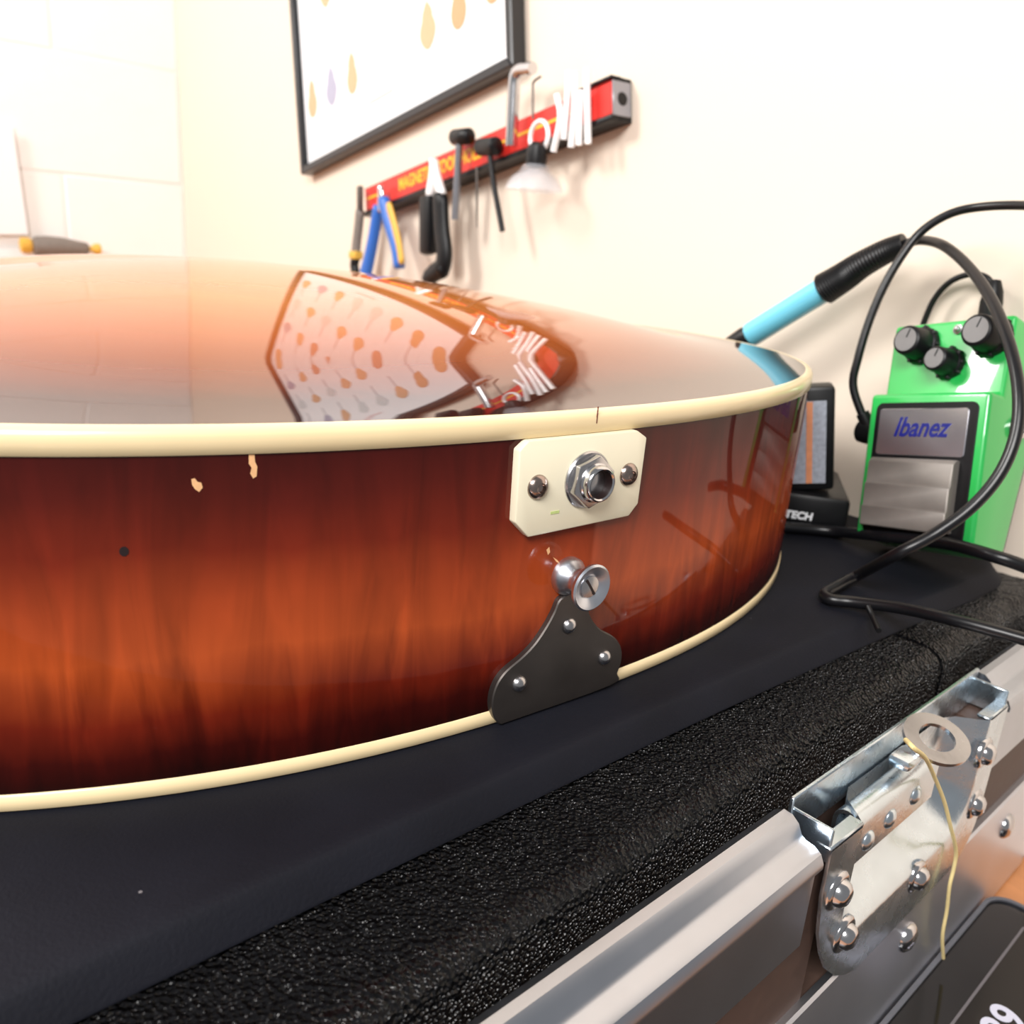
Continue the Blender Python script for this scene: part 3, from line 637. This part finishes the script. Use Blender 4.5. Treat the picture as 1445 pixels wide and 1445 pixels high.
# patch cable with angled plug in the pedal's side
jl = PM @ Vector((-0.035, 0.062, 0.026)); ux = (PM.to_3x3() @ Vector((-1, 0, 0))).normalized()
pc = empty('patch_cable', jl, 'black patch cable whose angled plug sits in the side of the green pedal', 'cable')
pend = jl + ux * 0.024
tgt = at(1193, 600, (RW.transposed() @ (pend - CAM)).z * -1)
uu = (tgt - jl).normalized()
tube('plug', [jl - uu * 0.0005, jl + uu * 0.003, jl + uu * 0.0035, jl + uu * 0.0165, jl + uu * 0.018], [0.0032, 0.0032, 0.0068, 0.0068, 0.0052], M_BLACKP, pc, 20)
tube('plug_collar', [jl, jl + uu * 0.0026], 0.0036, mat('brass', (0.55, 0.38, 0.16), 0.3, 1.0, noise=0.1, nscale=300), pc, 16)
c0 = jl + uu * 0.010; dpl = -(RW.transposed() @ (c0 - CAM)).z
tube('strain_sleeve', [c0, c0 + (at(1205, 560, dpl) - c0) * 0.55], [0.0042, 0.0034], M_BLACKP, pc, 14)
pts = [c0 + (at(1205, 572, dpl) - c0) * 0.45] + [at(x, y, dpl - d) for x, y, d in ((1204, 545, .0), (1211, 505, .003), (1226, 455, .006), (1247, 405, .01), (1272, 362, .014), (1300, 327, .018), (1340, 302, .026), (1385, 292, .036), (1445, 290, .055), (1500, 296, .080), (1580, 340, .115), (1640, 430, .150))]
tube('cord', spline(pts, 8), 0.0022, M_RUBBER, pc, 12)

# ------------------------------------------------------------------ soldering station, iron and its cord
stz = 0.0
so = onz(1133, 722, 0.012)
station = empty('soldering_station', Vector((so.x, so.y, 0)), 'black soldering station with printed label behind the guitar', 'soldering station')
fx = Vector((0.97, -0.24, 0)).normalized(); fy = Vector((0.24, 0.97, 0)).normalized()
SMx = frame(Vector((so.x, so.y, 0)), fx, fy, Z)
box('base_tray', (0.0065, 0.036, 0.011), (0.035, 0.072, 0.022), M_BLACKP, station, SMx, 0.003)
bt = text('lettering', 'TECH', 0.0058, M_PAPER, station, SMx @ Matrix.Translation((-0.002, -0.0004, 0.0095)) @ Matrix.Rotation(math.radians(90), 4, 'X'), 0.00025, 0.1, 0.0002)
hp = onz(1133, 690, 0.022)
ub0 = at(1146, 618, 0.462)
UBM = frame(Vector((ub0.x + 0.007, ub0.y, 0.0235)), fx, fy, Z) @ Matrix.Rotation(math.radians(-9), 4, 'Y')
ubz = at(1150, 548, 0.455).z - 0.0222
box('upright_holder', (-0.002, 0.010, ubz / 2), (0.0235, 0.020, ubz), M_BLACKP, station, UBM, 0.002)
lb = box('printed_label', (-0.0035, -0.0003, ubz * 0.47), (0.0175, 0.0008, ubz * 0.80), M_LABEL, station, UBM, 0.0002, 1)
box('label_strip', (-0.0035, -0.0009, ubz * 0.47), (0.0032, 0.0006, ubz * 0.79), M_ORANGE, lb, UBM)
# iron
ip = [at(1035, 462, 0.548), at(1062, 466, 0.545), at(1160, 408, 0.505), at(1275, 345, 0.468)]
tipd = (ip[1] - ip[2]).normalized()
iron = empty('soldering_iron', ip[1], 'soldering iron with light blue handle and black ribbed grip', 'soldering iron')
i1 = at(1063, 470, 0.545); i2 = at(1166, 406, 0.505)
ax_ = (i2 - i1).normalized()
lt = ax_.to_track_quat('Z', 'Y').to_matrix().to_4x4()
Lh = (i2 - i1).length
IM = Matrix.Translation(i1) @ lt
lathe('handle', [(0.0055, -0.004), (0.0078, -0.002), (0.0080, 0.0), (0.0078, Lh * .5), (0.0078, Lh), (0.005, Lh + .001)], M_SKY, iron, IM, 28)
lathe('front_collar', [(0.0040, -0.030), (0.0066, -0.022), (0.0074, -0.006), (0.0060, -0.001)], M_BLACKP, iron, IM, 24)
lathe('heating_barrel', [(0.0008, -0.085), (0.0022, -0.075), (0.0026, -0.055), (0.0030, -0.030), (0.0030, -0.026)], M_NICKEL, iron, IM, 20)
gp = spline([i2 - ax_ * 0.002, i2 + ax_ * 0.012, at(1215, 374, 0.486), at(1250, 355, 0.474), at(1277, 344, 0.466)], 16)
gr = []
for k in range(len(gp)):
    f = k / (len(gp) - 1); gr.append((0.0098 - 0.0036 * f) * (1.0 if k % 2 else 0.93))
tube('ribbed_grip', gp, gr, M_BLACKP, iron, 20)
cp = [gp[-2]] + [at(*q) for q in ((1300, 339, .456), (1332, 347, .435), (1368, 378, .410), (1400, 425, .385), (1424, 485, .365), (1437, 550, .354), (1434, 610, .350), (1413, 665, .350), (1375, 712, .352), (1325, 750, .356), (1260, 785, .362))]
cp += [onz(1210, 812, .006), onz(1180, 828, .004), onz(1164, 838, .0032), onz(1172, 846, .0032), onz(1205, 850, .004), onz(1270, 858, .008), onz(1350, 876, .012), onz(1445, 902, .012), onz(1520, 925, .010)]
tube('cord', spline(cp, 8), 0.0026, M_RUBBER, iron, 12)
tube('cable_tie', spline([onz(1224, 855, .0065), onz(1232, 872, .003), onz(1240, 890, .0015)], 4), 0.0012, M_BLACKP, iron, 8)
# iron rest on the station tray, hidden side of the guitar
rb = i1 - ax_ * 0.030
tube('iron_rest', [Vector((rb.x + .010, rb.y, 0.001)), Vector((rb.x + .006, rb.y, 0.03)), rb - Z * 0.010, rb - Z * 0.004], [0.006, 0.005, 0.004, 0.003], M_BLACKP, station, 12)
lathe('rest_ring', [(0.0075, -0.006), (0.0088, -0.004), (0.0088, 0.004), (0.0075, 0.006), (0.0068, 0.004), (0.0068, -0.004), (0.0075, -0.006)], M_BLACKP, station, Matrix.Translation(rb) @ lt, 24, cap=False)
# cable lying in front of the pedal
lc = [onz(1060, 742, .004), onz(1107, 744, .004), onz(1180, 750, .005), onz(1240, 756, .014), onz(1300, 762, .020), onz(1350, 770, .025), onz(1400, 784, .027), onz(1445, 799, .025), onz(1520, 830, .018)]
tag(tube('loose_cable', spline(lc, 8), 0.0030, M_RUBBER, None, 12), 'black cable lying on the mat along the foot of the green pedal', 'cable')
# thin power lead behind the pedal
pd = 0.47
pw = empty('power_lead', at(1400, 430, 0.455), 'thin black power lead looping behind the green pedal', 'cable')
tube('lead', spline([wall_pt(x, y, .010) for x, y in ((1298, 478), (1305, 452), (1320, 420), (1342, 397), (1370, 387), (1392, 392), (1403, 408))], 8), 0.0017, M_RUBBER, pw, 10)
tube('lead_plug', [wall_pt(1405, 396, .012), wall_pt(1402, 411, .013), wall_pt(1399, 427, .013), wall_pt(1396, 447, .013)], [0.0028, 0.0048, 0.0056, 0.0056], M_BLACKP, pw, 16)

# ------------------------------------------------------------------ thread on the latch
tp = [(1278, 1044, -.082), (1290, 1056, -.078), (1306, 1070, -.080), (1318, 1095, -.084), (1332, 1130, -.084), (1341, 1165, -.083), (1349, 1200, -.083), (1346, 1225, -.083), (1340, 1250, -.083), (1336, 1285, -.083), (1330, 1320, -.083), (1331, 1352, -.083)]
tag(tube('thread', spline([onplane(x, y, V * v, V) for x, y, v in tp], 6), 0.00075, M_THREAD, None, 8), 'loose yellow thread hanging from the latch', 'thread')

# ------------------------------------------------------------------ black device on the bench
dz = -0.158
DM = frame(uvz(0, 0, dz), U, -V, Z)     # local x along case, y towards the case, z up
dev = empty('tablet', uvz(0.35, -0.03, BENCH), 'glossy black flat device with rounded corner on the bench beside the case', 'electronic device')
prism('device_body', rrect(0.17, -0.055, 0.4400, 0.0865, 0.013, 8), -0.0118, -0.0004, M_GLOSSB, dev, DM, 0.0012, 2)
def ringband(name, o, i, z0, z1, m, parent, mtx):
    n = len(o); vs_ = [(x, y, z0) for x, y in o] + [(x, y, z1) for x, y in o] + [(x, y, z1) for x, y in i] + [(x, y, z0) for x, y in i]
    fs = []
    for k in range(n):
        j = (k + 1) % n
        fs += [(k, j, n + j, n + k), (n + k, n + j, 2 * n + j, 2 * n + k), (2 * n + k, 2 * n + j, 3 * n + j, 3 * n + k), (3 * n + k, 3 * n + j, j, k)]
    return auto(mesh(name, vs_, fs, m, parent, True, mtx), 30)
ringband('edge_trim', rrect(0.1695, -0.0555, 0.4405, 0.0870, 0.0135, 8), rrect(0.1716, -0.0534, 0.4384, 0.0849, 0.012, 8), -0.003, 0.0004, mat('grey_edge_trim', (0.16, 0.17, 0.20), 0.3, 0.6, noise=0.1, nscale=200), dev, DM)
prism('screen', rrect(0.18, -0.050, 0.4250, 0.0672, 0.003, 3), -0.001, 0.0002, M_SCREEN, dev, DM)
ringband('screen_border', rrect(0.1795, -0.0505, 0.4255, 0.0678, 0.003, 3), rrect(0.1806, -0.0494, 0.4244, 0.0667, 0.0025, 3), -0.0005, 0.0005, mat('grey_line', (0.13, 0.12, 0.13), 0.4, noise=0.1, nscale=200), dev, DM)
q = DM.inverted() @ onz(1398, 1436, dz)
text('screen_digits', '839', 0.020, mat('pale_print', (0.62, 0.62, 0.74), 0.5, noise=0.03, nscale=200), dev, DM @ Matrix.Translation((q.x - 0.004, q.y - 0.006, 0.0004)), 0.0004, 0.0, 0.0001)

# ------------------------------------------------------------------ framed poster on the back wall
th = math.radians(9.7)
pa = HW * math.cos(th) + Z * math.sin(th); pb = -HW * math.sin(th) + Z * math.cos(th)
bl = wall_pt(425, 247, 0.016); brp = wall_pt(724, 97, 0.016)
PWID = (brp - bl).dot(pa); PH = 0.62
bl = bl - MW * 0.016
PF = frame(bl, pa, pb, MW)
poster = empty('framed_poster', bl + pa * PWID / 2, 'white guitar chart poster in a thin black frame on the cream wall', 'poster')
FWd = 0.0095
for nm2, poly in (('frame_rail', [(0, 0), (PWID, 0), (PWID - FWd, FWd), (FWd, FWd)]), ('frame_rail', [(0, PH), (FWd, PH - FWd), (PWID - FWd, PH - FWd), (PWID, PH)]),
                  ('frame_stile', [(0, 0), (FWd, FWd), (FWd, PH - FWd), (0, PH)]), ('frame_stile', [(PWID, 0), (PWID, PH), (PWID - FWd, PH - FWd), (PWID - FWd, FWd)])):
    prism(nm2, poly, 0.001, 0.017, M_FRAME, poster, PF, 0.0012, 1)
sheet = prism('printed_sheet', [(0.004, 0.004), (PWID - 0.004, 0.004), (PWID - 0.004, PH - 0.004), (0.004, PH - 0.004)], 0.002, 0.009, M_PAPER, poster, PF)
def icon(cx, cy, h, w, m, style):
    k = 22; P = []
    for i in range(k):
        t = 2 * math.pi * i / k; yy = math.sin(t); ww = (0.5 + 0.10 * math.cos(2 * t)) if style == 0 else 0.5
        xx = math.cos(t) * ww * (1.0 - 0.28 * yy) * (1 - 0.22 * math.exp(-((yy - 0.25) / 0.25) ** 2)); P.append((cx + xx * w, cy + yy * h * 0.30 - h * 0.20))
    if style == 2: P = [(x + (0.12 * w if yv > cy - 0.15 * h and x > cx else 0), yv + (0.10 * h if x > cx + 0.2 * w and yv > cy - .1 * h else 0)) for x, yv in P]
    o = prism('guitar_print', P, 0.0092, 0.0096, m, sheet, PF)
    prism('neck_print', [(cx - w * 0.07, cy), (cx + w * 0.07, cy), (cx + w * 0.05, cy + h * 0.62), (cx - w * 0.05, cy + h * 0.62)], 0.0092, 0.0095, M_LINE, o, PF)
cols = 8; rows = 5
for r_ in range(rows):
    for c_ in range(cols):
        cx = PWID * (0.075 + 0.85 * c_ / (cols - 1)); cy = 0.098 + r_ * 0.112 + random.uniform(-.003, .003)
        m_ = random.choice([0, 0, 1, 2, 3, 4, 0]) if r_ else [0, 2, 0, 3, 3, 0, 1, 1][c_]
        icon(cx, cy, 0.074, 0.026, M_ICON[m_], random.choice([0, 1, 2]))
prism('caption_print', [(PWID * .40, .040), (PWID * .52, .040), (PWID * .52, .044), (PWID * .40, .044)], 0.0092, 0.0095, M_PINK, sheet, PF)

# ------------------------------------------------------------------ magnetic tool rack
ro = wall_pt(512, 306, 0.020); re = wall_pt(866, 169, 0.020)
th2 = math.atan2((re - ro).z, (re - ro).dot(HW))
ra = HW * math.cos(th2) + Z * math.sin(th2); rbv = -HW * math.sin(th2) + Z * math.cos(th2)
RL = (re - ro).dot(ra); rorg = ro - MW * 0.020
RF = frame(rorg, ra, rbv, MW); RH = 0.032
rack = empty('magnetic_tool_rack', rorg + ra * RL / 2, 'red and black magnetic tool holder bar below the poster', 'tool rack')
box('back_channel', (RL / 2, RH / 2, 0.008), (RL, RH, 0.015), M_BLACKP, rack, RF, 0.001)
box('lower_lip', (RL / 2, 0.0022, 0.0165), (RL, 0.0044, 0.011), M_BLACKP, rack, RF, 0.001)
box('upper_lip', (RL * 0.95, RH - 0.0010, 0.0165), (RL * 0.10, 0.0024, 0.011), M_BLACKP, rack, RF, 0.0006)
stp = box('red_strip', (RL / 2 + 0.002, RH / 2 + 0.0018, 0.0170), (RL - 0.010, RH - 0.0075, 0.0040), M_RED, rack, RF, 0.0003, 1)
text('strip_lettering', 'MAGNETIC TOOL HOLDER', 0.017, M_YELLOW, stp, RF @ Matrix.Translation((RL * 0.415, RH / 2 + 0.0018, 0.0193)), 0.0005, 0, 0.0001, RL * 0.42)
for xa, xb in ((0.025, 0.115), (0.56, 0.93)): box('yellow_line', (RL * (xa + xb) / 2, RH / 2 + 0.0018, 0.0192), (RL * (xb - xa), 0.0024, 0.0004), M_YELLOW, stp, RF)
ec = box('end_cap', (0, 0, 0), (0.0190, RH - 0.007, 0.0016), mat('grey_end_cap', (0.30, 0.30, 0.33), 0.35, 0.3, noise=0.1, nscale=100), rack, RF @ frame((RL + 0.0002, RH / 2, 0.0115), (0, 0, -1), (0, 1, 0), (1, 0, 0)), 0.0005, 1)
lathe('screw_hole', [(0.0050, 0.0), (0.0046, 0.0006), (0.0005, 0.0007)], M_BLACKP, ec, RF @ frame((RL + 0.0010, RH / 2, 0.0115), (0, 0, -1), (0, 1, 0), (1, 0, 0)), 20)
# tools; px() turns a photo position into a point a given distance off the wall
def px(x, y, off=0.028): return wall_pt(x, y, off)
GRP = 'tools on the magnetic rack'
def bar(name, p, q, w, d, m, parent, bevel=0.002):
    """flat bar from p to q, width w in the wall plane, depth d off the wall"""
    t = (q - p); L_ = t.length; t.normalize(); s_ = MW.cross(t).normalized()
    return box(name, (0, L_ / 2, 0), (w, L_, d), m, parent, frame(p, s_, t, MW), min(bevel, w * .45, d * .45))
def path_bar(name, pts, w, d, m, parent):
    P = spline(pts, 6); vs_, fs = [], []; n = len(P)
    for i in range(n):
        t = (P[min(i + 1, n - 1)] - P[max(i - 1, 0)]).normalized(); s_ = MW.cross(t).normalized()
        ww = w[0] + (w[1] - w[0]) * i / (n - 1) if isinstance(w, tuple) else w
        if i in (0, n - 1): ww *= 0.6
        for k in range(10):
            a = 2 * math.pi * k / 10; vs_.append(P[i] + s_ * math.cos(a) * ww / 2 + MW * math.sin(a) * d / 2)
    for i in range(n - 1):
        for k in range(10): fs.append((i * 10 + k, i * 10 + (k + 1) % 10, (i + 1) * 10 + (k + 1) % 10, (i + 1) * 10 + k))
    fs += [tuple(range(10)), tuple(range((n - 1) * 10, n * 10))]
    return mesh(name, vs_, fs, m, parent)
# 1 grey handled cutter
t1 = empty('grey_cutter', px(503, 375), 'narrow grey brown cutter with yellow band at the end of the red rack', 'cutter', GRP)
bar('jaw', px(508, 300), px(508, 262), 0.010, 0.005, M_DARKSTEEL, t1)
path_bar('handle', [px(508, 296), px(506, 320), px(503, 345), px(502, 358)], (0.013, 0.016), 0.010, M_GREYH, t1)
bar('yellow_band', px(502, 366), px(502, 354), 0.018, 0.011, M_YELH, t1)
path_bar('handle_end', [px(502, 364), px(500, 374), px(502, 388)], 0.013, 0.010, M_BLACKP, t1)
# 2 blue and yellow pliers
t2 = empty('blue_pliers', px(540, 380), 'pliers with blue and yellow handles hanging open from the red rack', 'pliers', GRP)
path_bar('jaw', [px(537, 262), px(538, 275), px(537, 300)], (0.008, 0.015), 0.007, M_CHROME, t2)
path_bar('handle', [px(534, 290), px(528, 330), px(521, 365), px(515, 390)], (0.012, 0.021), 0.012, M_BLUEH, t2)
h2 = path_bar('handle', [px(541, 280), px(549, 312), px(559, 345), px(564, 378)], (0.018, 0.017), 0.012, M_BLUEH, t2)
path_bar('grip_inlay', [px(548, 287, .0345), px(556, 315, .0345), px(563, 345, .0345), px(567, 372, .0345)], (0.011, 0.011), 0.005, M_YELH, h2)
# 3 black handled pliers
t3 = empty('black_pliers', px(615, 390), 'pliers with bright jaws and thick black handles on the red rack', 'pliers', GRP)
path_bar('jaw', [px(611, 224, .032), px(611, 245, .032), px(606, 278, .032)], (0.008, 0.013), 0.008, M_WHITEM, t3)
path_bar('jaw', [px(613, 225, .032), px(617, 250, .032), px(624, 278, .032)], (0.007, 0.014), 0.008, M_WHITEM, t3)
bar('handle', px(604, 360, .032), px(604, 275, .032), 0.0205, 0.013, M_BLACKP, t3, 0.005)
path_bar('handle', [px(621, 273, .032), px(623, 320, .032), px(627, 360, .032), px(622, 385, .032)], (0.022, 0.022), 0.013, M_BLACKP, t3)
path_bar('handle_foot', [px(628, 376, .032), px(615, 384, .032), px(603, 394, .032)], (0.022, 0.018), 0.013, M_BLACKP, t3)
# 4, 5 T handled hex keys
t4 = empty('hex_driver', px(645, 200), 'grey shafted tee handle hex key hanging straight down from the red rack', 'hex key', GRP)
tube('shaft', [px(649, 194, .03), px(648, 205, .03), px(645, 260, .03), px(642, 310, .03)], 0.0036, mat('grey_steel', (0.26, 0.27, 0.30), 0.3, 0.8, noise=0.1, nscale=200), t4, 10)
tube('tee_grip', [px(640, 194, .03), px(642, 194, .03), px(662, 192, .03), px(664, 192, .03)], [0.0045, 0.0072, 0.0072, 0.0045], M_BLACKP, t4, 16)
t5 = empty('hex_driver', px(690, 215), 'thin black tee handle hex key hanging askew from the red rack', 'hex key', GRP)
tube('shaft', [px(690, 210, .03), px(697, 262, .03), px(709, 326, .03)], 0.0026, M_BLACKP, t5, 10)
tube('tee_grip', [px(676, 208, .03), px(678, 208, .03), px(700, 206, .03), px(702, 206, .03)], [0.0045, 0.0074, 0.0078, 0.0050], M_BLACKP, t5, 16)
# 6 big chrome L wrench
tag(tube('angle_wrench', spline([px(721, 206, .03), px(723, 170, .03), px(725, 130, .03), px(727, 108, .03), px(733, 99, .03), px(745, 97, .03), px(752, 96, .03)], 6), 0.0052, M_CHROME, None, 8), 'big chrome L shaped hex wrench standing above the red rack', 'hex wrench', GRP)
# 7 thin dark rod, tapering downward
tag(tube('thin_dark_rod', [px(673, 235, .024), px(673, 300, .024), px(673, 322, .024)], [0.0013, 0.0010, 0.0004], M_DARKSTEEL, None, 8), 'very thin dark rod between the two tee handle keys', 'rod', GRP)
tag(tube('shadow_wire', spline([px(752, 168, .024), px(752, 130, .024), px(753, 116, .024), px(763, 108, .024)], 5), 0.0010, M_DARKSTEEL, None, 8), 'shadow modelled as a thin dark bent wire beside the chrome hex wrench', 'painted shadow', GRP)  # shadow on the wall, modelled as a thin dark wire
# 8 suction cup with ring
t8 = empty('suction_cup', px(757, 245, .03), 'clear suction cup with black neck hanging by a bright ring', 'suction cup', GRP)
rc = px(761, 193, .03); rp = [rc + (HW * math.cos(t) + Z * math.sin(t)) * 0.0120 for t in [2 * math.pi * k / 28 for k in range(28)]]
tube('ring', rp, 0.0020, M_WHITEM, t8, 10, True)
up_ = (px(760, 205, .03) - px(756, 262, .03)).normalized(); xx = MW.cross(up_).normalized(); yy = up_.cross(xx)
sc = px(757, 221, .034)
lathe('neck', [(0.004, -0.012), (0.0135, -0.010), (0.0145, 0.0), (0.0125, 0.011), (0.006, 0.015)], M_BLACKP, t8, frame(sc, xx * .62, yy * .62, up_ * .75), 24)
lathe('cup', [(0.0120, -0.008), (0.0165, -0.010), (0.0205, -0.0165), (0.029, -0.022), (0.036, -0.031), (0.0375, -0.037), (0.0362, -0.037), (0.034, -0.031), (0.027, -0.0235), (0.018, -0.019), (0.0100, -0.014)], M_CLEAR, t8, frame(sc, xx * .66, yy * .66, up_ * .72), 32, cap=False)
# 9 bright rods
rods = (((784, 136), (778, 214)), ((803, 100), (796, 197)), ((814, 102), (806, 208)), ((822, 128), (817, 205)), ((828, 97), (830, 202)))
rods = (((786, 134), (791, 166), (781, 214)), ((803, 100), (800, 152), (796, 197)), ((812, 102), (811, 150), (806, 208)), ((820, 128), (819, 150), (817, 205)), ((828, 97), (829, 146), (830, 203)))
words = ('shortest, next to the suction cup ring', 'second from the suction cup', 'middle of the row of five', 'second from the grey end cap', 'closest to the grey end cap')
for k, P in enumerate(rods):
    Q = [px(x, y, .027) for x, y in P]
    tag(tube('polished_pick', spline(Q, 6), 0.0028, M_WHITEM, None, 10), 'bright polished pick on the red rack, ' + words[k], 'pick', 'row of bright picks on the red rack')

# ------------------------------------------------------------------ things by the white wall
def lwp(x, y, off=0.0): return onplane(x, y, P0 + HW * (hc + off), HW)
def sheet_obj(name, quad, label, off):
    P = [lwp(x, y, off) for x, y in quad]; vs_ = P + [p - HW * 0.0015 for p in P]
    return tag(mesh(name, vs_, [(0, 1, 2, 3), (7, 6, 5, 4), (0, 4, 5, 1), (1, 5, 6, 2), (2, 6, 7, 3), (3, 7, 4, 0)], M_PAPER, None, False), label, 'paper')
sheet_obj('paper_sheet', [(-60, 165), (18, 178), (40, 331), (-60, 331)], 'blank white paper sheet on the white wall above the screwdriver', 0.012)
low = sheet_obj('paper_sheet', [(-60, 352), (46, 352), (62, 396), (-60, 396)], 'white paper with a yellow mark on the white wall below the screwdriver', 0.012)
yq = [lwp(x, y, 0.0126) for x, y in ((8, 387), (26, 386), (26, 393), (8, 393))]
ym = mesh('yellow_mark', yq + [p - HW * 0.0008 for p in yq], [(0, 1, 2, 3), (7, 6, 5, 4), (0, 4, 5, 1), (1, 5, 6, 2), (2, 6, 7, 3), (3, 7, 4, 0)], M_YELLOW, low, False)
sd0, sd1 = lwp(30, 346, 0.035), lwp(143, 352, 0.035)
scr = empty('screwdriver', (sd0 + sd1) / 2, 'screwdriver with dark handle and amber ends resting on pegs of the white wall', 'screwdriver')
ds = sd1 - sd0
def sdp(f): return sd0 + ds * f
tube('handle', [sdp(f) for f in (0.13, 0.16, 0.30, 0.50, 0.70, 0.82, 0.84)], [0.010, 0.016, 0.018, 0.017, 0.0125, 0.010, 0.006], M_GREYH, scr, 18)
tube('amber_end', [sdp(f) for f in (-0.02, 0.0, 0.10, 0.14)], [0.008, 0.013, 0.013, 0.009], M_YELH, scr, 16)
tube('amber_ferrule', [sdp(f) for f in (0.83, 0.87, 0.92, 0.98, 1.0)], [0.004, 0.005, 0.0095, 0.0095, 0.005], M_YELH, scr, 16)
for f, wd in ((0.35, 'thick end'), (0.62, 'slim end')):
    p = sdp(f) - Z * 0.0195
    tag(tube('wall_peg', [p - HW * 0.034, p + HW * 0.010, p + HW * 0.014 + Z * 0.004], [0.002, 0.002, 0.002], M_WALLW, None, 8), 'small white wall peg under the ' + wd + ' of the dark screwdriver handle', 'peg', 'pegs under the screwdriver')
